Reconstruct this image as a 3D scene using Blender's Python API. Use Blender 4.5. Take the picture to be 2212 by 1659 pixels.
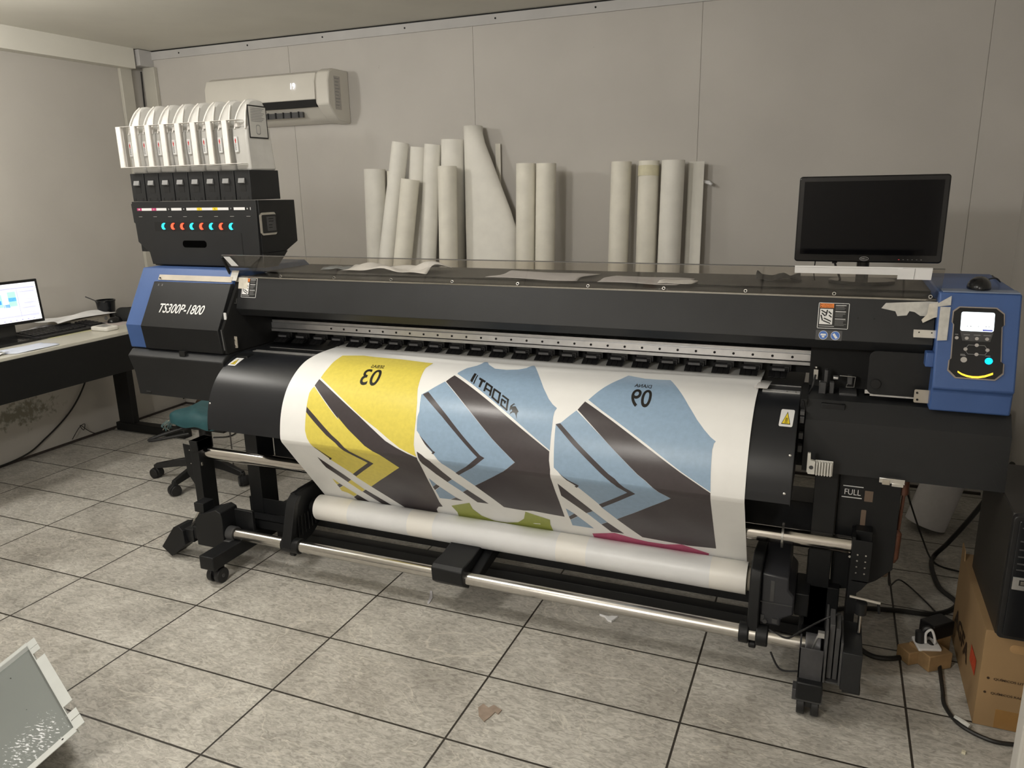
import bpy, bmesh, math, random
from mathutils import Vector, Matrix
random.seed(7)
for o in list(bpy.data.objects): bpy.data.objects.remove(o)
SC = bpy.context.scene
COL = SC.collection
# ---------------------------------------------------------------- camera
cd = bpy.data.cameras.new('camera'); cam = bpy.data.objects.new('camera', cd); COL.objects.link(cam)
RIGHT = (0.92386235, 0.38221069, -0.01983312); DOWN = (0.07850027, -0.23995683, -0.96760448); FWD = (-0.37458787, 0.89237644, -0.25169073)
M = Matrix(((RIGHT[0], -DOWN[0], -FWD[0], 1.50233), (RIGHT[1], -DOWN[1], -FWD[1], -1.6105), (RIGHT[2], -DOWN[2], -FWD[2], 1.50138), (0, 0, 0, 1)))
cam.matrix_world = M
cd.sensor_width = 36.0; cd.sensor_fit = 'HORIZONTAL'; cd.lens = 1655.857 / 2212 * 36.0; cd.clip_start = 0.02
SC.camera = cam
# ---------------------------------------------------------------- world, exposure
W = bpy.data.worlds.new('world'); SC.world = W; W.use_nodes = True
W.node_tree.nodes['Background'].inputs[0].default_value = (0.75, 0.74, 0.70, 1)
W.node_tree.nodes['Background'].inputs[1].default_value = 0.05
SC.view_settings.view_transform = 'Standard'; SC.view_settings.look = 'None'
SC.view_settings.gamma = 1; SC.view_settings.exposure = 0.0
SC.view_settings.use_curve_mapping = False
# ---------------------------------------------------------------- ceiling lamps' light and an unseen front fill
def area(name, loc, rot, sx, sy, power, col=(1, 0.955, 0.87)):
    l = bpy.data.lights.new(name, 'AREA'); l.shape = 'RECTANGLE'; l.size = sx; l.size_y = sy; l.energy = power; l.color = col
    o = bpy.data.objects.new(name, l); COL.objects.link(o); o.location = loc; o.rotation_euler = rot
    return o
def bulb(name, loc, power, r=.09, col=(1, 0.965, 0.91)):
    l = bpy.data.lights.new(name, 'POINT'); l.energy = power; l.shadow_soft_size = r; l.color = col
    o = bpy.data.objects.new(name, l); COL.objects.link(o); o.location = loc; return o
bulb('ceiling_or_fill_light', (-1.9, 0.40, 2.18), 30)
bulb('ceiling_or_fill_light', (-0.25, -0.25, 2.18), 36)
bulb('ceiling_or_fill_light', (0.3, -2.6, 1.95), 84)  # unseen fill behind the camera, strengthened to brighten the hanging sheet
# ---------------------------------------------------------------- materials
def mat(name, col, rough=0.5, metal=0.0, noise=0.0, nscale=40, bump=0.0, bscale=200, emit=None, estr=1.0, trans=0.0, ior=1.45, alpha=1.0, coat=0.0, spec=0.5, sss=0.0):
    m = bpy.data.materials.new(name); m.use_nodes = True
    nt = m.node_tree; b = nt.nodes['Principled BSDF']
    b.inputs['Base Color'].default_value = (*col, 1); b.inputs['Roughness'].default_value = rough; b.inputs['Metallic'].default_value = metal
    b.inputs['IOR'].default_value = ior; b.inputs['Alpha'].default_value = alpha
    b.inputs['Transmission Weight'].default_value = trans; b.inputs['Coat Weight'].default_value = coat
    b.inputs['Specular IOR Level'].default_value = spec
    if emit: b.inputs['Emission Color'].default_value = (*emit, 1); b.inputs['Emission Strength'].default_value = estr
    tc = nt.nodes.new('ShaderNodeTexCoord')
    if noise > 0:
        n = nt.nodes.new('ShaderNodeTexNoise'); n.inputs['Scale'].default_value = nscale; n.inputs['Detail'].default_value = 5
        nt.links.new(tc.outputs['Object'], n.inputs['Vector'])
        r = nt.nodes.new('ShaderNodeMapRange'); r.inputs['From Min'].default_value = .3; r.inputs['From Max'].default_value = .7
        r.inputs['To Min'].default_value = 1 - noise; r.inputs['To Max'].default_value = 1 + noise
        nt.links.new(n.outputs['Fac'], r.inputs['Value'])
        mx = nt.nodes.new('ShaderNodeVectorMath'); mx.operation = 'SCALE'; mx.inputs[0].default_value = col
        nt.links.new(r.outputs[0], mx.inputs['Scale']); nt.links.new(mx.outputs[0], b.inputs['Base Color'])
    if bump > 0:
        n = nt.nodes.new('ShaderNodeTexNoise'); n.inputs['Scale'].default_value = bscale; n.inputs['Detail'].default_value = 4
        nt.links.new(tc.outputs['Object'], n.inputs['Vector'])
        bp = nt.nodes.new('ShaderNodeBump'); bp.inputs['Strength'].default_value = bump; bp.inputs['Distance'].default_value = 0.001
        nt.links.new(n.outputs['Fac'], bp.inputs['Height']); nt.links.new(bp.outputs[0], b.inputs['Normal'])
    return m
BLACK = mat('black_powder_coat', (.0085, .009, .010), .42, noise=.15, nscale=12, bump=.35, bscale=900, spec=.38)
COVER = mat('charcoal_powder_coat', (.0165, .0172, .0185), .45, noise=.12, nscale=8, bump=.35, bscale=900, spec=.38)
APRON = mat('black_satin_sheet_metal', (.013, .014, .017), .36, noise=.12, nscale=6)
DARK = mat('dark_plastic', (.012, .012, .013), .4, noise=.2, nscale=30)
VOID = mat('matte_black_interior', (.006, .006, .006), .7, noise=.2, nscale=20)
GREYP = mat('dark_grey_plastic', (.06, .06, .062), .4, noise=.1)
BLUE = mat('blue_painted_plastic', (.052, .108, .285), .42, noise=.06, nscale=10, bump=.2, bscale=800)
STEEL = mat('brushed_steel', (.62, .60, .57), .24, metal=1, noise=.06, nscale=60)
CHROME = mat('polished_steel', (.66, .63, .60), .13, metal=1, noise=.08, nscale=8)
ALU = mat('anodised_aluminium', (.55, .55, .55), .38, metal=.85, noise=.08, nscale=30)
SCREW = mat('zinc_screw', (.75, .74, .72), .25, metal=1, noise=.05)
BEIGEM = mat('beige_galvanised_strip', (.42, .38, .32), .5, metal=.35, noise=.15, nscale=9)
WHITE = mat('white_paint', (.78, .78, .76), .5, noise=.03)
PAPER = mat('white_paper', (.85, .85, .86), .75, noise=.04, nscale=15)
PAPERG = mat('grey_white_paper', (.58, .57, .60), .75, noise=.06, nscale=15)
TAPE = mat('masking_tape', (.52, .51, .48), .7, noise=.12, nscale=60, bump=.6, bscale=120)
TAPEY = mat('cream_masking_tape', (.62, .58, .50), .7, noise=.12, nscale=60, bump=.6, bscale=120)
CREAM = mat('cream_paper_roll', (.83, .80, .71), .6, noise=.05, nscale=14)
CREAM2 = mat('white_paper_roll', (.84, .82, .76), .62, noise=.04, nscale=14)
YELLOWW = mat('yellowed_paper', (.70, .66, .48), .6, noise=.05)
ORANGE = mat('orange_warning_print', (.85, .24, .04), .5, noise=.03)
SIGNY = mat('yellow_warning_print', (.80, .62, .04), .5, noise=.03)
PRINTW = mat('white_print', (.75, .75, .75), .5, noise=.02)
PRINTG = mat('grey_print', (.25, .25, .25), .5, noise=.02)
PRINTK = mat('black_print', (.012, .012, .012), .5, noise=.1)
BADGE = mat('blue_badge_print', (.06, .16, .50), .4, noise=.03)
TAN = mat('tan_outline_print', (.30, .26, .23), .5, noise=.04)
REDP = mat('red_print', (.55, .03, .03), .5, noise=.05)
PANELK = mat('glossy_black_panel', (.008, .009, .011), .2, noise=.1)
LCD = mat('lit_lcd_screen', (.8, .9, .95), .3, emit=(.80, .93, 1), estr=1.7, noise=.01)
LEDC = mat('lit_cyan_button', (0, .5, .8), .3, emit=(0, .52, 1.0), estr=2.2, noise=.01)
LEDA = mat('lit_amber_bar', (.8, .5, 0), .3, emit=(1, .52, .03), estr=2.6, noise=.01)
LAMPC = mat('lit_cyan_lamp', (0, .5, .6), .3, emit=(.03, .62, .75), estr=2.2, noise=.01)
LAMPR = mat('lit_red_lamp', (.7, .05, .02), .3, emit=(1, .07, .03), estr=2.4, noise=.01)
DIGIT = mat('lit_white_digits', (.9, .9, 1), .3, emit=(.85, .88, 1), estr=2.2, noise=.01)
TANKM = mat('translucent_polyethylene', (.72, .71, .68), .35, noise=.05, nscale=20, alpha=.72)
SHROUD = mat('frosted_white_plastic', (.86, .83, .79), .4, noise=.05, nscale=30, alpha=.92)
RUBBER = mat('black_rubber', (.014, .014, .015), .45, noise=.15)
def glassmat(name, tint, mixr):
    m = bpy.data.materials.new(name); m.use_nodes = True; nt = m.node_tree
    for n in list(nt.nodes):
        if n.type != 'OUTPUT_MATERIAL': nt.nodes.remove(n)
    out = [n for n in nt.nodes if n.type == 'OUTPUT_MATERIAL'][0]
    t = nt.nodes.new('ShaderNodeBsdfTransparent'); t.inputs[0].default_value = (*tint, 1)
    g = nt.nodes.new('ShaderNodeBsdfGlossy'); g.inputs['Roughness'].default_value = 0.03; g.inputs[0].default_value = (.9, .9, .9, 1)
    lw = nt.nodes.new('ShaderNodeLayerWeight'); lw.inputs[0].default_value = .5
    p5 = nt.nodes.new('ShaderNodeMath'); p5.operation = 'POWER'; p5.inputs[1].default_value = 4.0; nt.links.new(lw.outputs['Facing'], p5.inputs[0])
    f = nt.nodes.new('ShaderNodeMath'); f.operation = 'MULTIPLY_ADD'; f.inputs[1].default_value = .9; f.inputs[2].default_value = mixr; nt.links.new(p5.outputs[0], f.inputs[0])
    x = nt.nodes.new('ShaderNodeMixShader')
    nt.links.new(f.outputs[0], x.inputs[0]); nt.links.new(t.outputs[0], x.inputs[1]); nt.links.new(g.outputs[0], x.inputs[2])
    nt.links.new(x.outputs[0], out.inputs[0])
    return m
SMOKE = glassmat('smoked_acrylic', (.87, .85, .82), .07)
# ---------------------------------------------------------------- mesh helpers
def new(): return bmesh.new()
def box(bm, x0, x1, y0, y1, z0, z1, mi=0):
    v = [bm.verts.new(p) for p in ((x0,y0,z0),(x1,y0,z0),(x1,y1,z0),(x0,y1,z0),(x0,y0,z1),(x1,y0,z1),(x1,y1,z1),(x0,y1,z1))]
    for f in ((0,3,2,1),(4,5,6,7),(0,1,5,4),(1,2,6,5),(2,3,7,6),(3,0,4,7)): bm.faces.new([v[i] for i in f]).material_index = mi
    return v
def prism(bm, pts, a, b, axis='x', mi=0):
    def P(p, t): return {'x': (t, p[0], p[1]), 'y': (p[0], t, p[1]), 'z': (p[0], p[1], t)}[axis]
    va = [bm.verts.new(P(p, a)) for p in pts]; vb = [bm.verts.new(P(p, b)) for p in pts]
    n = len(pts); fs = [bm.faces.new(va), bm.faces.new(vb[::-1])]
    for i in range(n): fs.append(bm.faces.new((va[i], vb[i], vb[(i+1) % n], va[(i+1) % n])))
    for f in fs: f.material_index = mi
    bmesh.ops.recalc_face_normals(bm, faces=fs)
    return va + vb
def cyl(bm, p0, p1, r, r1=None, seg=24, caps=True, mi=0):
    p0 = Vector(p0); p1 = Vector(p1); r1 = r if r1 is None else r1; d = (p1 - p0).normalized()
    up = Vector((0, 0, 1)) if abs(d.z) < .9 else Vector((1, 0, 0)); u = d.cross(up).normalized(); w = d.cross(u)
    A = []; B = []
    for i in range(seg):
        a = 2*math.pi*i/seg; c = u*math.cos(a) + w*math.sin(a)
        A.append(bm.verts.new(p0 + c*r)); B.append(bm.verts.new(p1 + c*r1))
    fs = [bm.faces.new((A[i], A[(i+1) % seg], B[(i+1) % seg], B[i])) for i in range(seg)]
    if caps: fs += [bm.faces.new(A[::-1]), bm.faces.new(B)]
    for f in fs: f.material_index = mi
    bmesh.ops.recalc_face_normals(bm, faces=fs)
def ring(bm, p0, p1, ro, ri, seg=32, mi=0):          # hollow tube with thickness
    p0 = Vector(p0); p1 = Vector(p1); d = (p1 - p0).normalized()
    up = Vector((0, 0, 1)) if abs(d.z) < .9 else Vector((1, 0, 0)); u = d.cross(up).normalized(); w = d.cross(u)
    L = []
    for (p, r) in ((p0, ro), (p1, ro), (p1, ri), (p0, ri)):
        L.append([bm.verts.new(p + (u*math.cos(2*math.pi*i/seg) + w*math.sin(2*math.pi*i/seg))*r) for i in range(seg)])
    fs = []
    for k in range(4):
        a, b = L[k], L[(k+1) % 4]
        for i in range(seg): fs.append(bm.faces.new((a[i], a[(i+1) % seg], b[(i+1) % seg], b[i])))
    for f in fs: f.material_index = mi
    bmesh.ops.recalc_face_normals(bm, faces=fs)
def smooth_pts(pts, n=8):
    pts = [Vector(p) for p in pts]; out = []
    for i in range(len(pts)-1):
        p0 = pts[max(i-1, 0)]; p1 = pts[i]; p2 = pts[i+1]; p3 = pts[min(i+2, len(pts)-1)]
        for k in range(n):
            t = k/n; out.append(.5*((2*p1)+(-p0+p2)*t+(2*p0-5*p1+4*p2-p3)*t*t+(-p0+3*p1-3*p2+p3)*t**3))
    out.append(pts[-1]); return out
def tube(bm, pts, r, seg=8, n=8, mi=0):
    P = smooth_pts(pts, n) if n > 1 else [Vector(p) for p in pts]; rings = []; u = None
    for i, p in enumerate(P):
        d = (P[min(i+1, len(P)-1)] - P[max(i-1, 0)]).normalized()
        if u is None: u = d.cross(Vector((0, 0, 1)) if abs(d.z) < .9 else Vector((1, 0, 0))).normalized()
        u = (u - d*u.dot(d)).normalized(); w = d.cross(u)
        rings.append([bm.verts.new(p + (u*math.cos(2*math.pi*k/seg) + w*math.sin(2*math.pi*k/seg))*r) for k in range(seg)])
    fs = []
    for a, b in zip(rings, rings[1:]):
        for k in range(seg): fs.append(bm.faces.new((a[k], a[(k+1) % seg], b[(k+1) % seg], b[k])))
    fs += [bm.faces.new(rings[0][::-1]), bm.faces.new(rings[-1])]
    for f in fs: f.material_index = mi
    bmesh.ops.recalc_face_normals(bm, faces=fs)
def rounded(x0, x1, y0, y1, r, n=5):
    out = []
    for cx, cy, a0 in ((x1-r, y1-r, 0), (x0+r, y1-r, 90), (x0+r, y0+r, 180), (x1-r, y0+r, 270)):
        for k in range(n+1):
            a = math.radians(a0 + 90*k/n); out.append((cx + r*math.cos(a), cy + r*math.sin(a)))
    return out
def sphere(bm, c, rx, ry, rz, seg=20, rings=12, mi=0):
    r = bmesh.ops.create_uvsphere(bm, u_segments=seg, v_segments=rings, radius=1)
    for v in r['verts']: v.co = Vector((c[0]+v.co.x*rx, c[1]+v.co.y*ry, c[2]+v.co.z*rz))
    for v in r['verts']:
        for f in v.link_faces: f.material_index = mi
def xform(bm, verts, mtx):
    for v in verts: v.co = mtx @ v.co
ORG = {}
def obj(name, bm, m, parent=None, bevel=0.0, angle=35, **props):
    mats = m if isinstance(m, (list, tuple)) else [m]
    org = ORG.get(parent.name, Vector()) if parent else Vector()
    if org.length: bmesh.ops.translate(bm, verts=bm.verts, vec=-org)
    me = bpy.data.meshes.new(name); bm.normal_update()
    for e in bm.edges:
        if len(e.link_faces) == 2 and e.calc_face_angle(0) > math.radians(angle): e.smooth = False
    for f in bm.faces: f.smooth = True
    bm.to_mesh(me); bm.free()
    for x in mats: me.materials.append(x)
    o = bpy.data.objects.new(name, me); COL.objects.link(o)
    if parent: o.parent = parent
    ORG[o.name] = org
    if bevel > 0:
        b = o.modifiers.new('bevel', 'BEVEL'); b.width = bevel; b.segments = 2; b.limit_method = 'ANGLE'; b.angle_limit = math.radians(40)
    for k, v in props.items(): o[k] = v
    return o
def thing(name, label, cat, loc=(0, 0, 0), group=None):
    o = bpy.data.objects.new(name, None); COL.objects.link(o); o.location = loc; o.empty_display_size = .1
    o['label'] = label; o['category'] = cat
    if group: o['group'] = group
    ORG[o.name] = Vector(loc); return o
def tag(o, label, cat, group=None):
    o['label'] = label; o['category'] = cat
    if group: o['group'] = group
    return o
def struct(name, bm, m, bevel=0, **k):
    o = obj(name, bm, m, None, bevel, **k); o['kind'] = 'structure'; return o
def dup(root, loc, label=None, group=None):
    r = root.copy(); COL.objects.link(r); r.location = loc
    if label: r['label'] = label
    if group: r['group'] = group
    for ch in list(root.children):
        c = ch.copy(); COL.objects.link(c); c.parent = r
        for g in list(ch.children):
            d = g.copy(); COL.objects.link(d); d.parent = c
    return r
def dup_part(part, off):
    c = part.copy(); COL.objects.link(c); c.parent = part.parent; c.location = part.location + Vector(off)
    for g in list(part.children):
        d = g.copy(); COL.objects.link(d); d.parent = c
    return c
_dg = None
def text2d(s, shear=0.0, bold=0.0):
    cu = bpy.data.curves.new('t', 'FONT'); cu.body = s; cu.size = 1; cu.shear = shear; cu.offset = bold
    o = bpy.data.objects.new('t', cu); COL.objects.link(o)
    dg = bpy.context.evaluated_depsgraph_get(); e = o.evaluated_get(dg); me = e.to_mesh()
    vs = [(v.co.x, v.co.y) for v in me.vertices]; fs = [tuple(p.vertices) for p in me.polygons]
    e.to_mesh_clear(); bpy.data.objects.remove(o); bpy.data.curves.remove(cu)
    xs = [v[0] for v in vs]; ys = [v[1] for v in vs]; x0, x1, y0, y1 = min(xs), max(xs), min(ys), max(ys)
    return [((x-x0)/(x1-x0), (y-y0)/(y1-y0)) for x, y in vs], fs
def text_on(bm, s, P0, P1, P2, mi=0, shear=0.0, bold=0.0):
    """lettering laid flat between three world points: start of baseline, end of baseline, top of start"""
    P0, P1, P2 = Vector(P0), Vector(P1), Vector(P2); vs, fs = text2d(s, shear, bold)
    V = [bm.verts.new(P0 + (P1-P0)*x + (P2-P0)*y) for x, y in vs]
    for f in fs:
        try: bm.faces.new([V[i] for i in f]).material_index = mi
        except ValueError: pass
def quad(bm, P0, U, V, mi=0, t=0.0):
    P0, U, V = Vector(P0), Vector(U), Vector(V)
    f = bm.faces.new([bm.verts.new(p) for p in (P0, P0+U, P0+U+V, P0+V)]); f.material_index = mi; return f
def poly(bm, pts, mi=0):
    f = bm.faces.new([bm.verts.new(p) for p in pts]); f.material_index = mi; return f
def plate(bm, origin, U, V, N, pts, t, mi=0):
    """flat plate of outline pts (u,v) in the plane (origin,U,V), thickness t along N"""
    O, U, V, N = Vector(origin), Vector(U), Vector(V), Vector(N)
    a = [bm.verts.new(O+U*u+V*v) for u, v in pts]; b = [bm.verts.new(O+U*u+V*v+N*t) for u, v in pts]; n = len(pts)
    fs = [bm.faces.new(a), bm.faces.new(b[::-1])] + [bm.faces.new((a[i], b[i], b[(i+1) % n], a[(i+1) % n])) for i in range(n)]
    for f in fs: f.material_index = mi
    bmesh.ops.recalc_face_normals(bm, faces=fs)
# ================================================================ ROOM
XL, XR, YB, YF, ZC = -2.79, 2.25, 2.45, -3.4, 2.385
def node_mat(name):
    m = bpy.data.materials.new(name); m.use_nodes = True; nt = m.node_tree
    return m, nt, nt.nodes['Principled BSDF'], nt.nodes.new('ShaderNodeTexCoord')
def floor_mat():
    m, nt, b, tc = node_mat('slate_look_floor_tiles'); N = nt.nodes.new; L = nt.links.new
    br = N('ShaderNodeTexBrick'); br.offset = 0; br.offset_frequency = 2; br.squash = 1
    br.inputs['Scale'].default_value = 1; br.inputs['Brick Width'].default_value = .6; br.inputs['Row Height'].default_value = .3
    br.inputs['Mortar Size'].default_value = .0036; br.inputs['Mortar Smooth'].default_value = .25; br.inputs['Bias'].default_value = 0
    br.inputs['Color1'].default_value = (.42, .42, .42, 1); br.inputs['Color2'].default_value = (.58, .58, .58, 1)
    L(tc.outputs['Object'], br.inputs['Vector'])
    mp = N('ShaderNodeMapping'); mp.inputs['Scale'].default_value = (1, 1, 1); mp.inputs['Rotation'].default_value = (0, 0, .5)
    L(tc.outputs['Object'], mp.inputs['Vector'])
    sep = N('ShaderNodeMath'); sep.operation = 'MULTIPLY'; sep.inputs[1].default_value = 9
    L(br.outputs['Color'], sep.inputs[0])
    n1 = N('ShaderNodeTexNoise'); n1.noise_dimensions = '4D'; n1.inputs['Scale'].default_value = 5; n1.inputs['Detail'].default_value = 8; n1.inputs['Roughness'].default_value = .65; n1.inputs['Distortion'].default_value = .6
    L(tc.outputs['Object'], n1.inputs['Vector']); L(sep.outputs[0], n1.inputs['W'])
    mp2 = N('ShaderNodeMapping'); mp2.inputs['Scale'].default_value = (34, 75, 40); mp2.inputs['Rotation'].default_value = (0, 0, .35)
    L(tc.outputs['Object'], mp2.inputs['Vector'])
    n2 = N('ShaderNodeTexNoise'); n2.inputs['Scale'].default_value = 1; n2.inputs['Detail'].default_value = 9; n2.inputs['Roughness'].default_value = .62; n2.inputs['Distortion'].default_value = 1.4
    L(mp2.outputs[0], n2.inputs['Vector'])
    cr = N('ShaderNodeValToRGB'); e = cr.color_ramp.elements
    e[0].position = .30; e[0].color = (.37, .355, .325, 1); e[1].position = .72; e[1].color = (.62, .60, .56, 1)
    mid = cr.color_ramp.elements.new(.5); mid.color = (.51, .49, .452, 1)
    L(n1.outputs['Fac'], cr.inputs['Fac'])
    cr2 = N('ShaderNodeValToRGB'); e = cr2.color_ramp.elements
    e[0].position = .36; e[0].color = (.64, .63, .61, 1); e[1].position = .60; e[1].color = (1.08, 1.08, 1.07, 1)
    L(n2.outputs['Fac'], cr2.inputs['Fac'])
    mu = N('ShaderNodeMix'); mu.data_type = 'RGBA'; mu.blend_type = 'MULTIPLY'; mu.inputs[0].default_value = 1
    L(cr.outputs[0], mu.inputs[6]); L(cr2.outputs[0], mu.inputs[7])
    # dirt patches (own shape)
    n3 = N('ShaderNodeTexNoise'); n3.inputs['Scale'].default_value = 1.7; n3.inputs['Detail'].default_value = 6
    L(tc.outputs['Object'], n3.inputs['Vector'])
    cr3 = N('ShaderNodeValToRGB'); e = cr3.color_ramp.elements; e[0].position = .32; e[0].color = (.72, .70, .68, 1); e[1].position = .52; e[1].color = (1, 1, 1, 1)
    L(n3.outputs['Fac'], cr3.inputs['Fac'])
    mu2 = N('ShaderNodeMix'); mu2.data_type = 'RGBA'; mu2.blend_type = 'MULTIPLY'; mu2.inputs[0].default_value = .8
    L(mu.outputs[2], mu2.inputs[6]); L(cr3.outputs[0], mu2.inputs[7])
    # pale veins and small black ink marks
    mp4 = N('ShaderNodeMapping'); mp4.inputs['Scale'].default_value = (2.2, 3.6, 1); mp4.inputs['Rotation'].default_value = (0, 0, .5); L(tc.outputs['Object'], mp4.inputs['Vector'])
    n7 = N('ShaderNodeTexNoise'); n7.inputs['Scale'].default_value = 1; n7.inputs['Detail'].default_value = 5; n7.inputs['Distortion'].default_value = .9; L(mp4.outputs[0], n7.inputs['Vector'])
    ab = N('ShaderNodeMath'); ab.operation = 'SUBTRACT'; ab.inputs[1].default_value = .5; L(n7.outputs['Fac'], ab.inputs[0])
    ab2 = N('ShaderNodeMath'); ab2.operation = 'ABSOLUTE'; L(ab.outputs[0], ab2.inputs[0])
    vm = N('ShaderNodeMapRange'); vm.inputs['From Min'].default_value = .0; vm.inputs['From Max'].default_value = .006; vm.inputs['To Min'].default_value = .45; vm.inputs['To Max'].default_value = 0; L(ab2.outputs[0], vm.inputs['Value'])
    ve = N('ShaderNodeMix'); ve.data_type = 'RGBA'; ve.inputs[7].default_value = (.74, .70, .62, 1); L(vm.outputs[0], ve.inputs[0]); L(mu2.outputs[2], ve.inputs[6])
    n8 = N('ShaderNodeTexNoise'); n8.inputs['Scale'].default_value = 26; n8.inputs['Detail'].default_value = 5; L(tc.outputs['Object'], n8.inputs['Vector'])
    mk = N('ShaderNodeMapRange'); mk.inputs['From Min'].default_value = .745; mk.inputs['From Max'].default_value = .765; mk.inputs['To Max'].default_value = .85; L(n8.outputs['Fac'], mk.inputs['Value'])
    vk = N('ShaderNodeMix'); vk.data_type = 'RGBA'; vk.inputs[7].default_value = (.05, .045, .035, 1); L(mk.outputs[0], vk.inputs[0]); L(ve.outputs[2], vk.inputs[6]); mu2 = vk
    fin = N('ShaderNodeMix'); fin.data_type = 'RGBA'; fin.inputs[7].default_value = (.032, .027, .021, 1)
    L(br.outputs['Fac'], fin.inputs[0]); L(mu2.outputs[2], fin.inputs[6]); L(fin.outputs[2], b.inputs['Base Color'])
    rr = N('ShaderNodeMapRange'); rr.inputs['To Min'].default_value = .34; rr.inputs['To Max'].default_value = .62
    L(n1.outputs['Fac'], rr.inputs['Value']); L(rr.outputs[0], b.inputs['Roughness'])
    inv = N('ShaderNodeMath'); inv.operation = 'MULTIPLY_ADD'; inv.inputs[1].default_value = -3.0
    L(br.outputs['Fac'], inv.inputs[0]); L(n2.outputs['Fac'], inv.inputs[2])
    bp = N('ShaderNodeBump'); bp.inputs['Strength'].default_value = .6; bp.inputs['Distance'].default_value = .0025
    L(inv.outputs[0], bp.inputs['Height']); L(bp.outputs[0], b.inputs['Normal'])
    return m
def wall_mat(name, col, mould=False, seams=None):
    m, nt, b, tc = node_mat(name); N = nt.nodes.new; L = nt.links.new
    n1 = N('ShaderNodeTexNoise'); n1.inputs['Scale'].default_value = 2.2; n1.inputs['Detail'].default_value = 6
    L(tc.outputs['Object'], n1.inputs['Vector'])
    cr = N('ShaderNodeValToRGB'); e = cr.color_ramp.elements
    e[0].position = .3; e[0].color = tuple(c*.93 for c in col)+(1,); e[1].position = .7; e[1].color = tuple(c*1.03 for c in col)+(1,)
    L(n1.outputs['Fac'], cr.inputs['Fac']); last = cr.outputs[0]
    def mask_mix(mask, color, fac=1.0):
        nonlocal last
        mx = N('ShaderNodeMix'); mx.data_type = 'RGBA'; mx.inputs[7].default_value = (*color, 1)
        f = N('ShaderNodeMath'); f.operation = 'MULTIPLY'; f.inputs[1].default_value = fac
        L(mask, f.inputs[0]); L(f.outputs[0], mx.inputs[0]); L(last, mx.inputs[6]); last = mx.outputs[2]
    # scuffs
    n4 = N('ShaderNodeTexNoise'); n4.inputs['Scale'].default_value = 30; n4.inputs['Detail'].default_value = 3
    L(tc.outputs['Object'], n4.inputs['Vector'])
    g = N('ShaderNodeMapRange'); g.inputs['From Min'].default_value = .79; g.inputs['From Max'].default_value = .82
    L(n4.outputs['Fac'], g.inputs['Value']); mask_mix(g.outputs[0], (.2, .18, .15), .6)
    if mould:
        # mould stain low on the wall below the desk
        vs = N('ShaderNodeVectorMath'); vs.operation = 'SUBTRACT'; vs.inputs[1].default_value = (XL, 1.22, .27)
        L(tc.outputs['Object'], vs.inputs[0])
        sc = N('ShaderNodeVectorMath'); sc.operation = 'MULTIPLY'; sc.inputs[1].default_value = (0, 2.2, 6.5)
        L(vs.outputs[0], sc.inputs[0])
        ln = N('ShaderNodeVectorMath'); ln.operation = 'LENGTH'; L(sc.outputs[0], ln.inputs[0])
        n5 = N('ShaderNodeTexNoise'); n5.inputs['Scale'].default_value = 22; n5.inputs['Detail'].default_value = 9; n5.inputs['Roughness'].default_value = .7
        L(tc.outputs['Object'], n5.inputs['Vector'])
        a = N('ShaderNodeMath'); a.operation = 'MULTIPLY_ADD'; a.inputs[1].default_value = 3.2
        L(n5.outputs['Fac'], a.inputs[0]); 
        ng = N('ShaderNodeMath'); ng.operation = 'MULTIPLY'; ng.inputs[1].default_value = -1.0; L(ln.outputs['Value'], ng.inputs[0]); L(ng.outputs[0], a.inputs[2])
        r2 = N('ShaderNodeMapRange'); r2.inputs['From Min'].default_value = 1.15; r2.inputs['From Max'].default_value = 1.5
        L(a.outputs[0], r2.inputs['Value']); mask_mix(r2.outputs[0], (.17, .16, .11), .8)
    L(last, b.inputs['Base Color']); b.inputs['Roughness'].default_value = .62
    n6 = N('ShaderNodeTexNoise'); n6.inputs['Scale'].default_value = 160; n6.inputs['Detail'].default_value = 4
    L(tc.outputs['Object'], n6.inputs['Vector'])
    bp = N('ShaderNodeBump'); bp.inputs['Strength'].default_value = .15; bp.inputs['Distance'].default_value = .001
    L(n6.outputs['Fac'], bp.inputs['Height']); L(bp.outputs[0], b.inputs['Normal'])
    return m
WCOL = (.545, .520, .485)
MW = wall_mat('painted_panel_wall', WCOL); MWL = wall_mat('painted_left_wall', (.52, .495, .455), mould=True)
MC = wall_mat('painted_ceiling', (.72, .70, .63))
bm = new(); box(bm, XL-.1, XR+.1, YF-.1, YB+.1, -.1, 0); struct('floor', bm, floor_mat())
bm = new(); box(bm, XL-.1, XR+.1, YF-.1, YB+.1, ZC, ZC+.1); struct('ceiling', bm, MC)
# back wall of 1.22 m panels with hairline joints
bm = new()
edges = [XL, -1.61, -.39, .83, 2.05, XR]
for a, c in zip(edges, edges[1:]): box(bm, a+(.0012 if a > XL else 0), c-(.0012 if c < XR else 0), YB, YB+.08, 0, ZC)
box(bm, XL, XR, YB+.004, YB+.1, 0, ZC)
struct('wall_back', bm, MW)
bm = new(); box(bm, XL-.1, XL, YF, YB+.1, 0, ZC); struct('wall_left', bm, MWL)
bm = new(); box(bm, XR, XR+.1, YF, YB+.1, 0, ZC); struct('wall_right', bm, MW)
bm = new(); box(bm, XL-.1, XR+.1, YF-.1, YF, 0, ZC); struct('wall_front', bm, MW)
# dropped beam along the left wall, with a shadow-gap soffit strip
bm = new(); box(bm, XL, XL+.085, YF, YB-.13, 2.265, ZC); struct('trim_1', bm, MC)
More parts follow.
